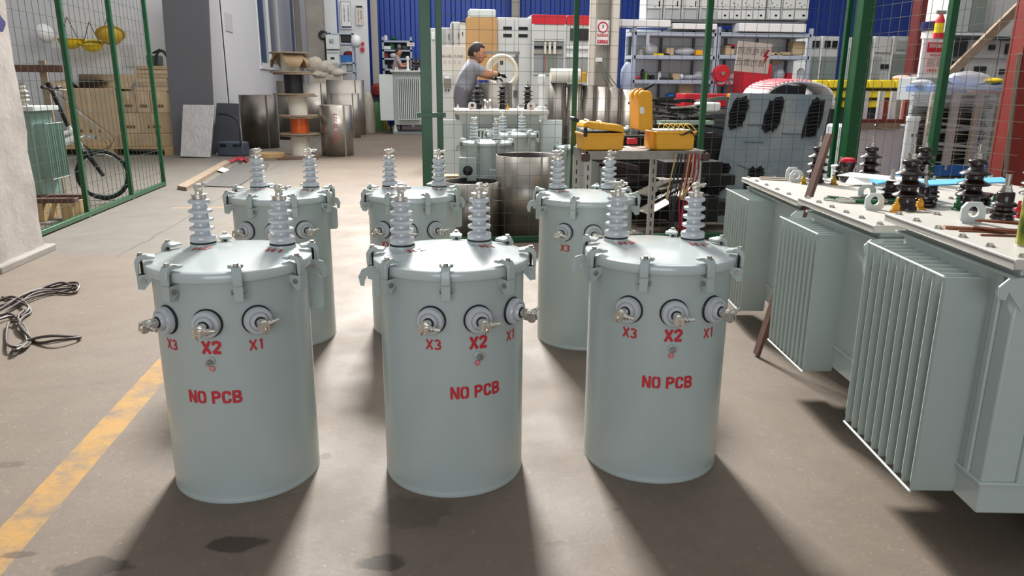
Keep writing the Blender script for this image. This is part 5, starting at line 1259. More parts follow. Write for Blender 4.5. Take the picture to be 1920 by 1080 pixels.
def switchgear(label, px, Y, busbars=True):
    t, w_, V = cabinet(label, px, Y, .5, cab, header=redm, parts=())
    n = 10
    MB().box(.03, w_ - .03, -.02, 0, V(.26), V(.11)).build('upper_door', cab, t, bev=.004)
    MB().box(.03, w_ - .03, -.012, 0, V(.62), V(.27)).build('open_bay', mat('bay_dark', '#8f9696', .5), t)
    for a in (0, w_ - .04): MB().box(a, a + .04, -.03, 0, V(1), V(.1)).build('frame_post', cab, t)
    for v in (.265, .63): MB().box(0, w_, -.035, 0, V(v + .015), V(v)).build('cross_rail', cab, t)
    if busbars:
        for v in (.33, .39): MB().box(.04, w_ - .06, -.03, -.012, V(v + .03), V(v)).build('dark_rail', glass_d if v < .35 else zinc, t)
        for i, mm in enumerate((redm, green_p, yel)):
            x = w_ * (.38 + .14 * i); mb = MB(); mb.box(x - .02, x + .02, -.07, -.03, V(.42), V(.29)); mb.build('contactor', bone, t, bev=.003)
            MB().box(x - .012, x + .012, -.05, -.035, V(.61), V(.44)).build('busbar', mat('bus_' + str(i), ('#a4574c', '#6f8a63', '#8e8a6a')[i], .5), t)
    MB().box(.04, w_ - .04, -.016, 0, V(.98), V(.65)).build('lower_door', cab, t, bev=.004)
    return t
switchgear('open switchgear cabinet with a red header and visible busbars', (996, 28, 1060, 200), 12.9)
t, w_, V = cabinet('switchgear cabinet with a red header half hidden by the cream pillar', (1061, 29, 1107, 200), 12.9, .5, cab, header=redm, parts=(('meter_panel', .15, .9, .14, .27, glass_d), ('rail', 0, 1, .33, .36, whitep), ('rail', 0, 1, .42, .45, whitep), ('bay', .05, .95, .47, .62, cabd)))
# prohibition sign on the pillar
x0, x1, z0, z1 = rect(1118, 38, 1142, 84, 11.88)
t = thing('warning_sign', 'white and red prohibition sign on the concrete pillar', 'sign', ((x0 + x1) / 2, 11.88, z0)); w_, h = (x1 - x0) / 2, z1 - z0
MB().box(-w_, w_, -.01, 0, 0, h).build('board', whitep, t); mb = MB(); mb.torus((0, -.012, h * .72), w_ * .72, w_ * .09, 32, 6, 'Y'); mb.build('red_ring', redm, t)
MB().box(-w_ * .07, w_ * .07, -.014, -.01, h * .68, h * .82).build('switch_symbol', glass_d, t); MB().box(-w_ * .8, w_ * .8, -.014, -.01, h * .34, h * .45).build('band', redm, t); MB().box(-w_ * .8, w_ * .8, -.014, -.01, h * .06, h * .2).build('band', redm, t)
flat_text('lettering', '禁止合闸', h * .1, whitep, t, (0, -.016, h * .395)); flat_text('lettering', '有人工作', h * .1, whitep, t, (0, -.016, h * .13))
x0, x1, z0, z1 = rect(1118, 109, 1128, 116, 11.85); tag(MB().box(x0, x1, 11.8, 11.9, z0, z1).build('wall_socket', whitep, bev=.005), 'white socket with cables on the concrete pillar', 'socket')
mb = MB()
for k in range(3): mb.tube(smooth_path([at(1123 + k, 113, 11.85), at(1127 + 4 * k, 128, 11.7), at(1134 + 7 * k, 150, 11.6), at(1140 + 9 * k, 162, 11.6)], 5), .007, 5)
tag(mb.build('socket_cables', wire), 'thin cables running down from the pillar socket', 'cable')
# ---------------------------------------------------------------- long shelf unit
HY = 12.3
def shelf_unit(label, px0, px1, rows, Y, top, uprights):
    x0 = at(px0, 100, Y).x; x1 = at(px1, 100, Y).x; t = thing('storage_shelf', label, 'shelf', (x0, Y, 0), 0, 'long storage shelves along the back'); w_ = x1 - x0
    zt = at((px0 + px1) / 2, top, Y).z
    for i, r_ in enumerate(rows):
        z = at((px0 + px1) / 2, r_, Y).z; MB().box(0, w_, -.02, .5, z - .06, z).build('shelf', shelf_m, t, bev=.004)
    for u in uprights:
        xu = at(u, 100, Y).x - x0; MB().box(xu - .02, xu + .02, .44, .48, 0, zt).build('rear_upright', mat('shelf_dark', '#5a6068', .5), t)
    for xu in (0, w_): MB().box(xu - .03, xu + .03, -.02, .03, 0, zt).build('upright', shelf_m, t)
    MB().box(0, w_, .5, .52, 0, zt).build('back_sheet', mat('pale_back_sheet', '#dde1e3', .6), t)
    return t
shelf_unit('long grey storage shelf with small parts behind the open yellow case', 1188, 1340, (60, 104, 150, 185), HY, 52, (1195, 1255, 1318))
shelf_unit('long grey storage shelf behind the mirrored warning sign', 1345, 1517, (62, 104, 152, 185), HY, 52, (1380, 1440, 1500))
# white long carton packs on top of the shelf
for i, (a, b_, c, d, l) in enumerate(((1160, 37, 1258, 50, 'left'), (1262, 44, 1345, 55, 'middle'), (1386, 44, 1512, 60, 'right'))):
    o = slab((a, b_, c, d), HY - .05, .3, whitep, 'white_carton', bev=.01); tag(o, 'long white carton on top of the storage shelf, %s one' % l, 'box', 'long white cartons on the shelf')
o = slab((1258, 39, 1510, 44), HY + .1, .5, darkg, 'dark_rail'); tag(o, 'long dark base rail under the grey meter boxes', 'rail')
# grey meter boxes above
mi = 0
for i in range(4):
    a = 1211 + i * 34; t, w_, V = cabinet('open-fronted grey switch box above the shelf, %s from the left' % ('first', 'second', 'third', 'fourth')[i], (a, -28, a + 32, 38), HY + .15, .35, cab, z0=at(a + 16, 38, HY + .15).z, group='grey boxes stacked above the storage shelf', name='meter_box', parts=(('open_bay', .08, .92, .72, .98, cabd), ('door', .06, .94, .04, .66, cab), ('dark_slot', .72, .8, .45, .62, cabd), ('handle', .45, .55, .6, .63, glass_d)))
for i, (a, b_) in enumerate(((1345, 1368), (1368, 1390), (1390, 1412), (1412, 1436), (1440, 1464), (1466, 1490), (1490, 1517))):
    t, w_, V = cabinet('closed grey meter box above the shelf, %s of the closed ones' % ('first', 'second', 'third', 'fourth', 'fifth', 'sixth', 'seventh')[i], (a, -28, b_, 38), HY + .15, .35, cab, z0=at(a + 10, 38, HY + .15).z, group='grey boxes stacked above the storage shelf', name='meter_box',
        parts=(('upper_door', .05, .95, .03, .68, cab), ('lower_door', .05, .95, .72, .97, cab), ('lock', .25, .35, .5, .54, glass_d), ('lock', .62, .7, .55, .59, glass_d), ('lock', .4, .5, .6, .64, glass_d), ('latch', .55, .75, .84, .9, redm if i < 3 else cabd)))
# shelf goods
goods = [(1202, 103, 'cyl', .12, .12, zinc, 'glass jar on the upper shelf, leftmost'), (1218, 103, 'blob', .26, .22, film2, 'clear plastic bag on the upper shelf'), (1232, 103.5, 'box', .18, .03, yel2, 'flat yellow tool pack on the upper shelf'), (1246, 103.5, 'box', .1, .03, black, 'small black tool on the upper shelf'),
 (1253, 103, 'box', .12, .11, card, 'small cardboard box on the upper shelf'), (1284, 103, 'blob', .38, .12, film2, 'long clear bag of parts on the upper shelf'), (1307, 103, 'box', .12, .08, yel, 'yellow parts box on the upper shelf'), (1334, 103, 'cyl', .14, .14, bone, 'white jar at the right end of the upper shelf'),
 (1196, 149, 'blob', .1, .07, mat('dull_red', '#8e2f37', .8), 'dull red rag on the lower shelf'), (1204, 149, 'cyl', .07, .17, black, 'black bottle on the lower shelf, tallest'), (1211, 149, 'cyl', .05, .14, mat('bottle_green', '#6da03c', .4), 'green bottle on the lower shelf'), (1215, 149, 'cyl', .07, .08, black, 'short black cup next to the green bottle'), (1223, 149, 'cyl', .07, .08, black, 'short black cup right of the other cup'),
 (1236, 149, 'cyl', .06, .13, whitep, 'white bottle on the lower shelf'), (1247, 149.5, 'box', .22, .04, black, 'flat black tray on the lower shelf'), (1264, 149, 'box', .13, .1, card2, 'open cardboard box on the lower shelf'), (1274, 149, 'blob', .1, .1, whitep, 'white bag on the lower shelf'), (1292, 149, 'blob', .28, .08, film2, 'clear bag of small parts on the lower shelf'), (1308, 149, 'blob', .16, .14, film2, 'peaked clear bag at the right of the lower shelf'),
 (1364, 103, 'box', .16, .15, card, 'cardboard box left of the mirrored sign'), (1369, 92, 'box', .08, .08, redm, 'small red box on the cardboard box by the sign'), (1445, 103, 'box', .14, .04, card, 'flat cardboard offcuts right of the mirrored sign'), (1468, 103, 'box', .2, .05, card2, 'stack of flat cardboard right of the mirrored sign'), (1492, 103, 'box', .22, .22, card, 'open cardboard box with folded flap at the right end of the shelf'),
 (1376, 150, 'blob', .18, .12, sack, 'bundle of parts right of the red reel'), (1390, 150, 'blob', .16, .14, sack, 'bundle of parts left of the red bin'), (1460, 150, 'blob', .2, .2, film2, 'clear bag behind the red bin'), (1475, 150, 'box', .08, .12, redm, 'small red box right of the red bin'), (1452, 120, 'box', .16, .18, card2, 'crumpled cardboard standing above the red bin'), (1500, 150, 'cyl', .12, .2, whitep, 'white container at the right end of the lower shelf'),
 (1283, 184, 'box', .26, .26, card2, 'open brown carton under the lower shelf'), (1256, 183, 'blob', .16, .08, bluep, 'blue bag under the lower shelf')]
for px, py, sh, sx, sz, m, l in goods: small('shelf_item' if 0 else {'cyl': 'bottle', 'blob': 'parts_bag', 'box': 'parts_box'}[sh], l, {'cyl': 'bottle', 'blob': 'bag', 'box': 'box'}[sh], px, py + .6, HY + .2, sx, .2, sz, m, None, sh)
# hanging plastic, air hose, water bottle block
o = small('water_bottle', 'tall clear plastic wrapped bundle beside the pale pillar', 'bundle', 1174, 178, HY - .2, .22, .2, .5, mat('clear_blue', '#b9c4de', .3, alpha=.8), shape='blob')
mb = MB(); mb.tube(smooth_path([at(1216, 60, HY - .045), at(1214, 80, HY - .045), at(1218, 95, HY - .045)], 4), .03, 8); tag(mb.build('hanging_film', film2), 'strip of clear film hanging from the upper shelf edge', 'film')
# red hose reel
c = at(1350, 138, HY - .35); t = thing('hose_reel', 'red hose reel mounted between the two storage shelves', 'hose reel', (c.x, HY - .35, c.z)); mb = MB(); mb.lathe([(0, 0), (.13, 0), (.135, .01), (.135, .10), (.13, .11), (0, .11)], n=36, axis='-Y'); mb.build('reel', redm, t, bev=.004)
mb = MB(); mb.lathe([(0, .11), (.03, .11), (.03, .13), (0, .13)], n=16, axis='-Y'); mb.build('hub', zinc, t); mb = MB(); mb.tube(smooth_path([Vector((.09, -.08, -.08)), Vector((.14, -.1, -.16)), Vector((.13, -.08, -.28))], 5), .012, 6); mb.tube(smooth_path([Vector((-.13, -.08, -.02)), Vector((-.1, -.1, -.15)), Vector((.02, -.08, -.18)), Vector((.1, -.08, -.12))], 5), .012, 6); mb.build('hose', redm, t)
MB().box(-.02, .02, 0, .36, -.02, .02).build('wall_arm', zinc, t)
# red bin & crates
boxthing('red_bin', 'large red bin under the mirrored warning sign', 'bin', (1394, 120, 1446, 180), 11.6, .4, redm)
boxthing('red_crate', 'flat red crate behind the scrap heap', 'crate', (1284, 176, 1384, 200), 10.6, .4, redm)
def support(px, Y, D, label, m=darkp, name='low_stand', cat='stand'):
    x0, x1, z0, z1 = rect(px[0], px[1], px[2], px[1] + 30, Y); tag(MB().box(x0, x1, Y, Y + D, 0, z1 - .002).build(name, m, bev=.01), label, cat)
support((1394, 180, 1446), 11.6, .4, 'dark stand under the large red bin')
support((1284, 200, 1384), 10.6, .4, 'dark stand under the flat red crate')
support((1165, 179, 1183), HY - .3, .22, 'narrow stand under the clear wrapped bundle')
# cabinets at right back
for i, (a, y0, b_, y1, prt) in enumerate(((1512, 68, 1535, 152, 0), (1536, 68, 1570, 152, 1), (1610, 68, 1632, 152, 0), (1634, 68, 1668, 152, 2), (1669, 68, 1712, 152, 3))):
    pr = [('edge', 0, .06, 0, 1, whitep), ('top_window', .2, .5, .1, .25, glass_d), ('top_window', .62, .88, .1, .25, glass_d), ('lower_bay', .1, .9, .45, .95, mat('bay_green_grey', '#7f8a84', .5))]
    if prt == 2: pr = [('edge', 0, .06, 0, 1, whitep), ('upper_door', .1, .95, .02, .36, cab), ('lower_bay', .1, .5, .45, .95, cabd), ('slot', .55, .72, .62, .72, glass_d), ('slot', .78, .95, .62, .72, glass_d)]
    if prt == 3: pr = [('edge', 0, .05, 0, 1, whitep), ('round_panel', .2, .95, .1, .3, cabd), ('door', .1, .9, .4, .96, mat('bay_green_grey', '#7f8a84', .5))]
    cabinet('grey open cabinet in the right back row, %s from the left' % ('first', 'second', 'third', 'fourth', 'fifth')[i], (a, y0, b_, y1), 13.5, .5, cab, parts=pr, group='grey cabinets at the right back')
for i, (a, b_) in enumerate(((1590, 1598), (1650, 1655), (1660, 1664), (1690, 1695))):
    x = at(a, 110, 13.0).x; z_ = at(a, 70, 13.0).z
# tall cabinets behind the right fence panel
cabinet('tall grey double-door cabinet behind the fence at the upper right', (1788, -60, 1852, 67), 9.2, .5, cab, z0=at(1820, 68, 9.2).z, parts=(('door', .05, .5, .0, .95, mat('cab_greenish', '#b2bbb6', .45)), ('bay', .52, .95, .3, .93, mat('bay_green_grey', '#7f8a84', .5)), ('sill', 0, 1, .96, 1, whitep)))
cabinet('tall grey cabinet partly behind the wooden strut at the upper right', (1862, -60, 1920, 73), 9.3, .5, cab, z0=at(1880, 72, 9.3).z, parts=(('door', .05, .95, 0, .97, cab),))
x0, x1, z0, z1 = rect(1775, 68, 1925, 74, 9.1); tag(MB().box(x0, x1, 9.1, 9.6, z0, z1).build('cabinet_plinth', darkp, bev=.004), 'dark plinth between the stacked cabinets at the right', 'plinth')
cabinet('grey cabinet with dark glass doors right of the red notice', (1781, 74, 1808, 155), 9.2, .5, cabd, z0=at(1850, 155, 9.2).z, parts=(('upper_glass', .1, .9, .03, .42, glass_d), ('lower_glass', .1, .9, .5, .98, glass_d)))
cabinet('grey cabinet with small windows and a ventilation grille behind the strut', (1810, 74, 1870, 155), 9.2, .5, cab, z0=at(1850, 155, 9.2).z, parts=(('small_window', .2, .36, .12, .24, glass_d), ('small_window', .65, .85, .12, .24, glass_d), ('door_line', 0, 1, .42, .43, cabd), ('grille', .3, .65, .62, .9, glass_d)))
cabinet('grey cabinet with a rounded window beside the red column', (1872, 76, 1912, 155), 9.2, .5, cab, z0=at(1850, 155, 9.2).z, parts=(('rounded_window', .2, .6, .08, .34, glass_d), ('door_line', 0, 1, .42, .43, cabd), ('slot', .1, .35, .68, .8, glass_d)))
# cabinet base table carrying them
x0, x1, z0, z1 = rect(1775, 155, 1925, 175, 9.2); tag(MB().box(x0, x1, 9.2, 9.9, 0, z1).build('cabinet_stand', cabd, bev=.01), 'grey stand carrying the row of cabinets at the right', 'stand')
# red column in front
RX0, RX1 = at(1902, 180, 6.4).x, at(1990, 180, 6.4).x
mb = MB(); mb.box(RX0, RX1, 6.4, 6.42, 0, 6); mb.box(RX0, RX0 + .02, 6.4, 6.56, 0, 6); mb.box(RX0, RX1, 6.54, 6.56, 0, 6)
struct(mb.build('trim_11', redsteel, bev=.003))
mb = MB(); mb.tube([at(1912, 100, 6.0), at(1900, 190, 6.05), at(1885, 330, 6.1)], .018, 10); tag(mb.build('steel_conduit', mat('conduit', '#9a8a7c', .4, .6)), 'steel conduit pipe running down in front of the red column', 'pipe')
# far red steel post with beige pillar
struct(MB().box(at(1722, 40, 12.0).x, at(1742, 40, 12.0).x, 12.0, 12.2, at(1730, 68, 12).z - .6, 6).build('trim_13', mat('dark_red', '#6a2320', .6)))
struct(MB().box(at(1744, 40, 12.1).x, at(1790, 40, 12.1).x, 12.1, 12.4, 0, 6).build('trim_14', cream))
# red notice frame
t = notice('white framed red notice board behind the fence at the right', (1724, 74, 1782, 145), 8.7, whitep, band=None, cat='notice board')
x0, x1, z0, z1 = rect(1724, 74, 1782, 145, 8.7); w_, h = x1 - x0, z1 - z0
MB().box(.12 * w_, .82 * w_, -.034, -.03, .10 * h, .93 * h).build('pink_sheet', mat('pink_sheet', '#e6c9c4', .6), t); MB().box(.14 * w_, .80 * w_, -.038, -.034, .66 * h, .92 * h).build('red_heading', redm, t)
flat_text('lettering', '消防器材', .12 * h, whitep, t, (.44 * w_, -.04, .82 * h)); flat_text('lettering', '消防安全须知', .06 * h, redm, t, (.45 * w_, -.037, .58 * h)); flat_text('lettering', '火警电话 119', .08 * h, redm, t, (.45 * w_, -.037, .18 * h))
mb = MB()
for k in range(7): mb.box(.2 * w_, (.4 + .04 * (k % 3)) * w_, -.037, -.034, (.5 - k * .035) * h, (.508 - k * .035) * h); mb.box(.5 * w_, (.7 + .03 * (k % 2)) * w_, -.037, -.034, (.5 - k * .035) * h, (.508 - k * .035) * h)
mb.build('fine_print', dkg, t)
small('paint_bucket', 'white and dark blue paint bucket on top of the red notice frame', 'bucket', 1745, 72, 8.8, .22, .22, .20, whitep, shape='cyl'); o = [q for q in bpy.data.objects if q.name.startswith('paint_bucket')][0]; o.name = 'paint_bucket'
c = at(1745, 58, 8.8); tag(MB().lathe([(.112, 0), (.115, .01), (.115, .10), (0, .10)], (c.x, 8.8, c.z), 24).build('bucket_lid', mat('navy_plastic', '#23255a', .4)), 'dark blue upper bucket stacked on the white paint bucket', 'bucket')
c = at(1758, 72, 8.6); t = thing('fire_extinguisher', 'red fire extinguisher with a yellow label beside the paint bucket', 'fire extinguisher', (c.x, 8.6, c.z))
MB().lathe([(0, 0), (.05, 0), (.05, .2), (.03, .25), (.02, .27), (0, .27)], n=20).build('cylinder', redm, t); MB().lathe([(.051, .06), (.051, .17)], n=20).build('label', yel2, t); MB().box(-.06, .06, -.01, .01, .27, .31).build('handle', zinc, t)
small('red_wedge', 'small red box on the notice frame beside the green post', 'box', 1777, 72, 8.7, .1, .1, .07, redm)
x0, x1, z0, z1 = rect(1716, 145, 1795, 158, 8.7)
tag(MB().box(x0 - .02, x1, 8.65, 9.0, 0, z1).build('bench_box', cabd, bev=.01), 'grey cabinet under the framed red notice board', 'cabinet')
# wooden strut
tag(MB().bar(at(1768, 152, 8.3), at(1915, 8, 8.3), .10, .05, (0, 1, 0)).build('wooden_strut', woodg, bev=.003), 'weathered wooden strut rising diagonally at the upper right', 'strut')
# stacked yellow bins
for i in range(7):
    a = 1530 + i * 25
    for j, (y0, y1) in enumerate(((150, 166), (169, 184), (186, 202))):
        if j and i < 1: continue
        boxthing('parts_bin', 'bright yellow parts bin in the bin rack, %s row, %s from the left' % (('top', 'middle', 'bottom')[j], ('first', 'second', 'third', 'fourth', 'fifth', 'sixth', 'seventh')[i]), 'bin', (a, y0, a + 24, y1), 10.6, .25, yel2, 'yellow parts bins', bev=.015)
x0, x1, z0, z1 = rect(1528, 149, 1708, 260, 10.7); t = thing('bin_rack', 'dark rack behind the yellow parts bins', 'rack', (x0, 10.9, 0)); MB().box(0, x1 - x0, 0, .04, 0, z1).build('back_panel', darkp, t)
for yy in (167, 185, 203): z = at(1620, yy, 10.7).z; MB().box(0, x1 - x0, -.32, 0, z - .02, z).build('shelf', blackm, t)
# pallet wrapped in film at right
WY0 = 7.6
x0, x1, z0, z1 = rect(1736, 160, 1872, 330, WY0)
t = thing('wrapped_crate', 'film-wrapped crate of metal parts with a blue top and blue base behind the right fence', 'crate', (x0, WY0, 0)); w_ = x1 - x0
zt = z1; zb_ = at(1780, 310, WY0).z
MB().box(0, w_, 0, .45, zb_ - .12, zb_).build('blue_base', bluep, t, bev=.01); MB().box(.0, w_, 0, .45, zt - .07, zt).build('blue_top', bluep, t, bev=.01); MB().box(.05, w_ - .05, .1, .42, 0, zb_ - .12).build('lower_block', darkp, t)
for i, u in enumerate((0, .30, .62, .92)): MB().box(u * w_, u * w_ + .085, -.01, .02, zb_, zt - .07).build('slat', mat('pale_slat', '#b5aea2', .8, 0, .08, 8), t)
for u in (.40, .76): MB().box(u * w_ - .06, u * w_ - .04, -.02, .0, zb_ - .05, zt - .07).build('strap', shelf_m, t)
rg = random.Random(11); mb = MB()
for k in range(42): z = zb_ + (zt - .1 - zb_) * k / 42; mb.box(.06 + rg.uniform(0, .08), w_ - .06 - rg.uniform(0, .08), .05 + rg.uniform(0, .05), .42, z, z + rg.uniform(.006, .012))
o = mb.build('stacked_sheets', sheet_d, t); 
mb = MB(); rg = random.Random(4)
for k in range(26):
    z_ = zb_ + rg.random() * (zt - zb_); a = (-.02, -.035 - .01 * rg.random(), z_); b_ = (w_ + .02, -.035 - .01 * rg.random(), min(zt, z_ + rg.uniform(-.1, .12))); mb.bar(a, b_, .001, rg.choice((.008, .012, .03)), (0, 0, 1))
mb.build('stretch_film', film, t)
mb = MB(); mb.box(-.03, w_ + .03, -.045, .48, zt - .22, zt + .01); mb.v = [vnz(v, .05) for v in mb.v]; mb.build('film_cover', film, t, smooth=False)
for px, py, l, m, s, sh in ((1815, 157, 'heap of clear film on the blue topped crate', film2, .5, 'blob'), (1862, 155, 'yellow strap bundle on the blue topped crate', yel2, .22, 'blob'), (1868, 158, 'blue tape roll on the blue topped crate', bluep, .1, 'cyl'), (1728, 158, 'crumpled white wrap on the crate corner', film2, .22, 'blob'), (1690, 150, 'pink and white cloth beside the yellow bins', mat('pinkish_cloth', '#cfa9a0', .8), .3, 'blob')):
    small('loose_wrap', l, 'wrap', px, py + 2, WY0 + .22 if px > 1700 else 10.75, s, .2, s * .28, m, None, sh)
# long grey bar on top
tag(MB().bar(at(1812, 171, WY0 - .05), at(1918, 176, WY0 - .3), .03, .02).build('metal_bar', zinc), 'white metal bar lying across the front of the wrapped crate', 'bar')
# transformer part with busbars and white papers behind the fence
QY = 7.9
x0, x1, z0, z1 = rect(1585, 262, 1690, 345, QY)
t = thing('busbar_frame', 'red insulated busbar frame over white wrapped coils behind the fence', 'frame', (x0, QY, 0)); w_ = x1 - x0; zc = at(1640, 232, QY).z
MB().box(0, w_, 0, .5, .2, zc - .02).build('white_wrapped_coil', mat('wrap_white', '#d9d9de', .4, 0, .05, 12), t, bev=.03)
MB().box(-.05, w_ + .12, -.04, .04, zc, zc + .05).build('clamp_beam', mat('oxide_red', '#6d342c', .6), t); 
for i, u in enumerate((.0, .45)): MB().box(u * w_, (u + .38) * w_, -.06, .0, zc - .06, zc + .01).build('terminal_block', woodg, t)
for i, u in enumerate((.55, .78, .92)): MB().box(u * w_, u * w_ + .05, 0, .05, zc + .05, zc + .26).build('red_busbar' if i != 1 else 'tinned_busbar', mat('oxide_red2', '#8c3a2e', .6) if i != 1 else zinc, t)
for u in (.18, .45, .66): MB().box(u * w_, u * w_ + .06, -.01, .03, zc + .05, zc + .35).build('wrapped_lead', film2, t)
MB().box(.1, w_ - .1, .05, .45, 0, .2).build('foot', blackm, t)
# white tall cylinder with printed symbols
c0, c1 = at(1706, 330, 6.75), at(1713, 218, 6.75); r = .056
t = thing('marker_tube', 'tall white plastic tube with a ribbed cap and printed symbols', 'tube', (c1.x, 6.75, .55)); hh_ = c1.z - .55
MB().lathe([(0, 0), (r, 0), (r, hh_ - .05), (r * 1.12, hh_ - .045), (r * 1.12, hh_ - .01), (r, hh_), (0, hh_)], n=28).build('tube', whitep, t)
mb = MB()
for (u, v) in ((-.02, .16), (.022, .16), (-.02, .34), (.02, .28)): mb.box(u - .010, u + .010, -r - .002, -r + .006, hh_ - v - .03, hh_ - v)
mb.build('print', dkg, t)
tag(MB().box(c1.x - .15, c1.x + .25, 6.62, 7.0, 0, .55).build('grey_bench', cabd, bev=.01), 'low grey bench behind the farthest finned transformer', 'bench')
c = at(1575, 310, 6.6); tag(MB().lathe([(0, 0), (.09, 0), (.10, .24), (.105, .245), (.105, .26), (0, .26)], (at(1583, 300, 6.3).x, 6.3, .55), 28).build('white_bucket', whitep), 'white plastic bucket behind the leaning plank', 'bucket'); 
x_ = at(1583, 300, 6.3).x; tag(MB().box(x_ - .2, x_ + .2, 6.1, 6.5, 0, .55).build('grey_bench', cabd, bev=.01), 'low grey bench under the white bucket', 'bench')
# ---------------------------------------------------------------- white drum with red stripes (reel) behind the board
c0, c1 = at(1420, 200, 9.6), at(1548, 200, 9.6); r = .55; zc_ = at(1490, 152, 9.6).z - r
t = thing('striped_hood', 'white curved hood with thin red stripes behind the grey board', 'hood', (0, 0, 0))
mb = MB(); cxm = (c0.x + c1.x) / 2; wd = (c1.x - c0.x) / 2
vs = []; fs = []; n = 24
for i in range(n + 1):
    a = PI * (i / n); x = cxm - math.cos(a) * wd; z = zc_ + r * .0 + math.sin(a) ** .6 * r * .62 + .2
    vs += [(x, 9.4, z), (x, 10.1, z + .02)]
for i in range(n): fs.append((2 * i, 2 * i + 2, 2 * i + 3, 2 * i + 1))
mb.add(vs, fs); h_ = mb.build('shell', mat('hood_white', '#dedadd', .4), t, solid=.03)
mb = MB()
for k in range(11):
    i = 4 + k; mb.tube([Vector(vs[2 * i]) + Vector((0, -.01, .02)), Vector(vs[2 * i + 1]) + Vector((0, 0, .02))], .008, 5)
mb.build('red_stripes', redm, t)
MB().box(cxm - wd + .04, cxm + wd - .04, 9.75, 10.0, 0, zc_ + .62 * r).build('hood_base', darkp, t); MB().box(cxm - wd * .7, cxm + wd * .7, 9.9, 9.95, zc_ + .5 * r, zc_ + .9 * r).build('hood_shade_panel', darkp, t)  # dark panel added at the back to paint the shade inside the hood
o = slab((1380, 176, 1430, 184), 9.0, .3, yel, 'orange_tray', bev=.01); tag(o, 'orange tray edge above the grey board', 'tray')
x0, x1, z0, z1 = rect(1380, 184, 1430, 200, 9.0); tag(MB().box(x0, x1, 9.0, 9.3, 0, z1).build('tray_stand', darkp), 'dark stand under the orange tray', 'stand')
# grey board with foam windows
bl, br, tr, tl = at(1322, 440, 8.0), at(1500, 440, 7.7), at(1562, 178, 8.1), at(1370, 174, 8.35)
e1 = (br - bl); up_ = (tl - bl); 
t = thing('slotted_board', 'large blue-grey board with black foam filled openings leaning behind the fence', 'board', (0, 0, 0))
nn = e1.cross(up_).normalized(); nn = -nn if nn.y > 0 else nn
def bp(u, v, d=0): return bl.lerp(br, u).lerp(tl.lerp(tr, u), v) + nn * d
mb = MB(); N_ = 14; vs = [bp(i / N_, j / N_) for i in range(N_ + 1) for j in range(N_ + 1)] + [bp(i / N_, j / N_, -.05) for i in range(N_ + 1) for j in range(N_ + 1)]; K = (N_ + 1) ** 2; fs = []
for i in range(N_):
    for j in range(N_): a = i * (N_ + 1) + j; fs += [(a, a + N_ + 1, a + N_ + 2, a + 1), (K + a, K + a + 1, K + a + N_ + 2, K + a + N_ + 1)]
for i in range(N_):
    fs += [(i, i + 1, K + i + 1, K + i), (N_ * (N_ + 1) + i, N_ * (N_ + 1) + i + 1, K + N_ * (N_ + 1) + i + 1, K + N_ * (N_ + 1) + i)]
    a = i * (N_ + 1) + N_; fs.append((a, a + N_ + 1, K + a + N_ + 1, K + a)); a = i * (N_ + 1); fs.append((a, a + N_ + 1, K + a + N_ + 1, K + a))
mb.add(vs, fs); mb.build('board_sheet', holed, t, smooth=False)
rg = random.Random(8)
for (u, v, ww, hh_) in ((.11, .86, .17, .22), (.46, .85, .16, .24), (.86, .83, .16, .28), (.05, .40, .17, .22), (.40, .36, .17, .24), (.84, .30, .16, .24)):
    mb = MB(); n = 26; ring = []
    for i in range(n):
        a = 2 * PI * i / n; k = 1 + rg.uniform(-.12, .12); du = math.copysign(abs(math.cos(a)) ** .5, math.cos(a)) * ww / 2 * k + math.sin(a) * .018; dv = math.copysign(abs(math.sin(a)) ** .6, math.sin(a)) * hh_ / 2 * k; ring.append((u + du, v + dv))
    mb.add([bp(a, b_, .004) for a, b_ in ring] + [bp(a, b_, .012) for a, b_ in ring], [tuple(range(n)), tuple(range(n, 2 * n))] + [(i, (i + 1) % n, n + (i + 1) % n, n + i) for i in range(n)])
    f_ = mb.build('foam_insert', foamb, t, smooth=False)
    mb = MB()
    for k in range(9):
        vv = v - hh_ * .4 + hh_ * .8 * k / 8; s_ = math.sqrt(max(0, 1 - ((vv - v) / (hh_ / 2)) ** 2)) * ww * .42
        mb.tube([bp(u - s_, vv - .006, .02), bp(u, vv + .006, .028), bp(u + s_, vv + .01, .02)], .009, 6)
    mb.build('foam_ridge', foamb, f_)
mb = MB(); prev = None
for (a, b_) in (((.22, .78), (.42, .78)), ((.22, .66), (.42, .66)), ((.58, .72), (.80, .72)), ((.2, .5), (.36, .46))): mb.bar(bp(*a, .004), bp(*b_, .004), .012, .006, nn)
mb.build('surface_seam', mat('seam_grey', '#5f6a70', .7), t)
# ---------------------------------------------------------------- scrap metal heap
rg = random.Random(21)
scrap_m = [blackm, mat('scrap_brown', '#3a3230', .6, .5, .3, 8), mat('scrap_grey', '#6f6a64', .5, .7, .2, 8), mat('scrap_light', '#a9a196', .5, .5, .1, 8), mat('scrap_green', '#9db0a4', .5)]
n_s = 0
def scrap(px, py, Y, L_, w_, h, rz, tilt, m, lab, grp='metal offcuts in the scrap heap', ch=False):
    c = at(px, py, Y); mb = MB().at((c.x, Y, c.z), (0, R(tilt), R(rz)))
    if ch: mb.box(-L_ / 2, L_ / 2, -w_ / 2, w_ / 2, 0, .012); mb.box(-L_ / 2, L_ / 2, -w_ / 2, -w_ / 2 + .012, 0, h); mb.box(-L_ / 2, L_ / 2, w_ / 2 - .012, w_ / 2, 0, h)
    else: mb.box(-L_ / 2, L_ / 2, -w_ / 2, w_ / 2, 0, h)
    return tag(mb.build('steel_offcut', m, bev=.002), lab, 'metal offcut', grp)
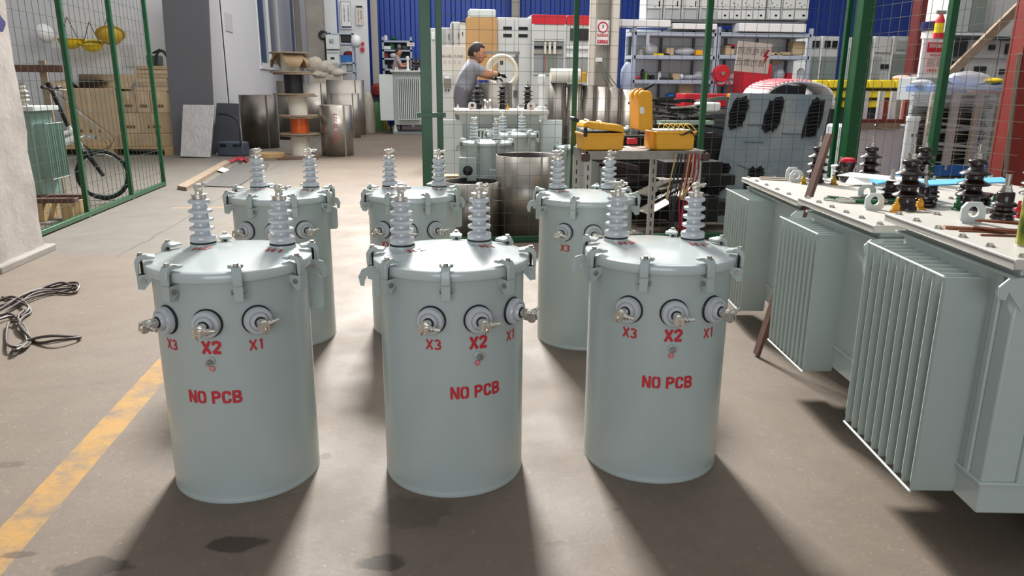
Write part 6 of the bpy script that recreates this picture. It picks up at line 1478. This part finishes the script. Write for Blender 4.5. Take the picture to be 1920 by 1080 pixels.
rows_ = [(192, 'top'), (204, 'second'), (214, 'third'), (226, 'fourth'), (238, 'fifth'), (254, 'sixth')]
k = 0
for ri, (py, rn) in enumerate(rows_):
    for j in range(7):
        px = 1212 + j * 21 + rg.uniform(-6, 6); mi_ = rg.choice((0, 0, 1, 1, 2, 0, 3 if ri in (1, 2) else 0)); k += 1
        scrap(px, py + rg.uniform(-2, 2), 8.4 + rg.uniform(0, .9), rg.uniform(.2, .5), rg.uniform(.04, .12), rg.uniform(.012, .05), rg.uniform(-40, 40), rg.uniform(-9, 9), scrap_m[mi_], 'dark steel offcut in the heap behind the fence, %s layer' % rn, 'dark steel offcuts, %s layer' % rn, ch=j % 3 == 0)
scrap(1285, 233, 8.1, .62, .12, .04, 3, 0, scrap_m[4], 'pale green steel channel lying across the heap', None, True)
for o in bpy.data.objects:
    if o.get('group', 1) is None: del o['group']
tb = thing('scrap_table', 'low steel table under the scrap heap behind the cart', 'table', (at(1265, 270, 8.8).x, 8.8, 0)); zt = at(1265, 262, 8.8).z
MB().box(-.62, .75, -.45, .5, zt - .05, zt).build('table_top', scrap_m[1], tb)
for a in (-.58, .7):
    for b_ in (-.4, .45): MB().box(a - .03, a + .03, b_ - .03, b_ + .03, 0, zt - .05).build('leg', blackm, tb)
# plates and channels under and behind the cart
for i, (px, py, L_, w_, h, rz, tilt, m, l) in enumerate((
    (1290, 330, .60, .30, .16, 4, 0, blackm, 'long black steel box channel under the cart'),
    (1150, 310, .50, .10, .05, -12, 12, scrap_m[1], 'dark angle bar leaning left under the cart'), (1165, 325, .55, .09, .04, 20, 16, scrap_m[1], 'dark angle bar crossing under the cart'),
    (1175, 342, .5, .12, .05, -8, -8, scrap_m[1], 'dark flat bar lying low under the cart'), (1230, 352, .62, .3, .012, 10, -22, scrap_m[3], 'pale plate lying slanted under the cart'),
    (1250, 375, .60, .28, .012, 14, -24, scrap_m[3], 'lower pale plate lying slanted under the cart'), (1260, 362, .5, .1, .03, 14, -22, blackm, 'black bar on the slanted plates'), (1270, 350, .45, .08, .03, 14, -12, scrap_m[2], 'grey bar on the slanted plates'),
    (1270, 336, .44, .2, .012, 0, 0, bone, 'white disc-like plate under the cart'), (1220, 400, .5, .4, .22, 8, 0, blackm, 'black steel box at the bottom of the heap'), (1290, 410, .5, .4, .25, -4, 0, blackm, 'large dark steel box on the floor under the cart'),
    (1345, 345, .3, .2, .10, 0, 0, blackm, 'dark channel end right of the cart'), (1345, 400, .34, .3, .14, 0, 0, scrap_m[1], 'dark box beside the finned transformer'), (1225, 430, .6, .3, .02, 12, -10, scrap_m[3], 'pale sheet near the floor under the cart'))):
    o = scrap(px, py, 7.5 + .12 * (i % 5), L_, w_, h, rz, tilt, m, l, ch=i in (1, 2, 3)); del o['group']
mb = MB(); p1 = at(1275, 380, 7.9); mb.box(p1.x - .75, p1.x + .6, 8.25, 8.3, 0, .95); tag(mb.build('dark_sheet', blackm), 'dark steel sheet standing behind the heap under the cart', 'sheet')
sheet_('paper_sheet', 'cream paper lying on the scrap heap', 'paper', [at(1258, 202, 8.2), at(1300, 200, 8.2), at(1312, 206, 8.6), at(1262, 206, 8.6)], cream, .01)
boxthing('white_carton', 'crumpled white carton on the right end of the scrap heap', 'box', (1318, 192, 1352, 210), 8.4, .3, whitep, bev=.02)
# ---------------------------------------------------------------- steel cart with yellow cases
KY = 6.45
zc = at(1200, 283, KY).z; x0 = at(1098, 300, KY).x; x1 = at(1322, 300, KY).x
t = thing('steel_cart', 'steel angle-iron cart with yellow cases on it in front of the fence', 'cart', (x0, KY, 0)); w_ = x1 - x0; cdp = .56
rail_m = mat('cart_steel', '#8f8a82', .45, .6, .15, 12)
MB().box(-.0, w_, 0, .02, zc - .075, zc).build('front_rail', rail_m, t, bev=.003); MB().box(0, w_, cdp - .02, cdp, zc - .075, zc).build('rear_rail', rail_m, t)
MB().box(0, .02, 0, cdp, zc - .075, zc).build('side_rail', rail_m, t); MB().box(w_ - .02, w_, 0, cdp, zc - .075, zc).build('side_rail', rail_m, t)
MB().box(.02, w_ - .02, .02, cdp - .02, zc - .03, zc - .015).build('top_sheet', mat('cart_top', '#6b5d52', .6, .3, .2, 8), t)
for (a, b_) in ((.03, .03), (w_ - .05, .03), (.03, cdp - .05), (w_ * .72, cdp - .05)):
    mb = MB(); mb.box(a - .03, a + .03, b_ - .004, b_, 0, zc - .075); mb.box(a - .03, a - .026, b_, b_ + .04, 0, zc - .075); l = mb.build('leg', mat('slotted_angle', '#b3b0aa', .4, .4), t)
    mb = MB(); 
    for k in range(9): z = .08 + k * .085; mb.box(a - .006, a + .006, b_ - .0055, b_ - .004, z, z + .045)
    mb.build('slot', glass_d, l)
for a in (.0, w_): MB().box(a - .035, a + .035, -.02, .05, zc - .09, zc - .02).build('corner_wrap', mat('brown_tape', '#4b342b', .5), t, bev=.01)
# closed-ish case
def case(label, px, Y, D, ang_lid, rz=0):
    x0, x1, z0, z1 = rect(*px, Y); z0 = zc; w_ = x1 - x0; h = z1 - z0
    t = thing('tool_case', label, 'case', (x0, Y, z0 + .001), rz, 'yellow tool cases on the cart')
    b = MB(); b.prism([(.012, 0), (w_ - .012, 0), (w_, h), (0, h)], 0, D, 'XZ'); b.build('case_base', yel, t, bev=.012)
    MB().box(-.006, w_ + .006, -.006, D + .006, h - .018, h).build('base_rim', yel, t, bev=.004)
    MB().box(.012, w_ - .012, .015, D - .015, h - .001, h + .004).build('inside', black, t)
    return t, w_, h, D
ct, cw, ch_, cD = case('low yellow tool case with its lid just ajar on the left end of the cart', (1092, 250, 1171, 280), KY + .04, .30, 8)
ld = MB(); lh = .06; ld.prism([(0, .0), (cw, .0), (cw - .012, lh * .75), (cw - .04, lh), (.04, lh), (.012, lh * .75)], 0, cD, 'XZ'); l = ld.build('case_lid', yel, ct, bev=.012); l.location = (0, 0, ch_ + .006); l.rotation_euler = (0, R(6), R(0)); l.location.z = ch_ + .045; 
for s in (.25, .55): mb = MB(); mb.tube([(cw * s - .05, -.004, .02), (cw * s - .05, -.004, lh - .01), (cw * s - .05, .03, lh + .006), (cw * s - .05, .16, lh + .006)], .012, 8); mb.build('lid_rib', yel, l)
mb = MB(); mb.tube([(-.03, .06, .05), (-.07, .06, .07), (-.075, .2, .07), (-.03, .2, .05)], .014, 8); mb.build('handle', black, l)
MB().box(cw * .02, cw * .10, -.02, 0, ch_ - .03, ch_ + .05).build('latch', black, ct, bev=.003)
# open case
ct, cw, ch_, cD = case('yellow tool case standing wide open on the right end of the cart', (1230, 247, 1304, 276), KY + .05, .32, 90)
hL = at(1215, 172, KY + .1).z - (zc + ch_); th = .125
ld = MB(); ld.prism([(0, 0), (0, hL - .03), (.03, hL), (th - .02, hL - .01), (th, hL - .05), (th, .0)], -.0, cD, 'XZ'); ld.v = [v for v in ld.v]; l = ld.build('case_lid', yel, ct, bev=.014); l.location = (-th - .03, 0, ch_ + .01); l.rotation_euler = (0, R(-4), 0)
for s in (.06, .2): mb = MB(); mb.tube([(-.004, s, hL * .8), (.0, s, hL - .02), (.03, s, hL + .008), (th - .01, s, hL - .02), (th + .004, s, hL * .8)], .011, 8); mb.build('lid_rib', yel, l)
MB().box(.006, .045, -.004, 0, hL * .42, hL * .58).build('label', whitep, l)
mb = MB(); mb.tube([(th * .5, .06, hL), (th + .02, .06, hL + .04), (th + .035, .2, hL + .03), (th * .6, .2, hL)], .013, 8); mb.build('handle', black, l)
MB().box(-.03, .03, .06, .26, ch_ * .0, ch_).build('hinge_block', yel, ct, bev=.01)
MB().box(.03, cw - .03, .03, cD - .03, ch_, ch_ + .012).build('instrument_panel', bone, ct, bev=.003)
mb = MB()
for k in range(6): u = .12 + k * .13; mb.tube(smooth_path([Vector((cw * u, .1, ch_ + .01)), Vector((cw * u + .01, .08, ch_ + .06)), Vector((cw * u + .05, .04, ch_ + .055)), Vector((cw * u + .09, .0, ch_ - .0))], 5), .004, 5)
mb.build('test_leads', mat('lead_yellow', '#d9b437', .5), ct)
mb = MB()
for k in range(3): mb.tube(smooth_path([Vector((cw * .5, .06, ch_ + .03)), Vector((cw * .62, -.01, ch_ - .03)), Vector((cw * .85, -.012, ch_ - .01 + .01 * k)), Vector((cw * 1.05, .0, ch_ - .06 - .02 * k))], 6), .0035, 5)
mb.build('test_leads', black, ct)
small('red_box', 'small red box between the two yellow cases', 'box', 1185, 270, KY + .25, .085, .06, .05, redm)
sheet_('paper_sheet', 'sheet of paper lying on the cart between the yellow cases', 'paper', [(at(1176, 278, KY + .1).x, KY + .06, zc + .012), (at(1216, 278, KY + .1).x, KY + .08, zc + .012), (at(1216, 278, KY + .1).x, KY + .25, zc + .014), (at(1176, 278, KY + .1).x, KY + .25, zc + .02)], mat('old_paper', '#d3b8a6', .7), .004)
# cables hanging at the cart's right end
for i, (m, l, xs) in enumerate(((mat('lead_red', '#9c1f3d', .5), 'dark red cables hanging from the right end of the cart', (0, .02, .04, .06, .08)), (black, 'black cables hanging beside the right leg of the cart', (-.10, -.08, -.05)), (mat('lead_tan', '#b59a6c', .6), 'tan cords hanging from the right end of the cart', (-.14, -.02, .01)))):
    mb = MB()
    for k, dx in enumerate(xs):
        X = at(1283, 300, KY).x + dx; y_ = KY - .03 - .012 * (k % 3) - .03 * i
        mb.tube(smooth_path([Vector((X + .03, y_, zc - .02)), Vector((X + .01 * k, y_, zc - .2)), Vector((X - .04 + .02 * (k % 2), y_ - .02, zc - .4)), Vector((X - .03 - .015 * k, y_ - .03, zc - .62 if i != 2 else zc - .38)), Vector((X + .02 * k - .03, y_, zc - .74 if i != 2 else zc - .3))], 6), .007, 6)
    tag(mb.build('hanging_cables', m), l, 'cable')
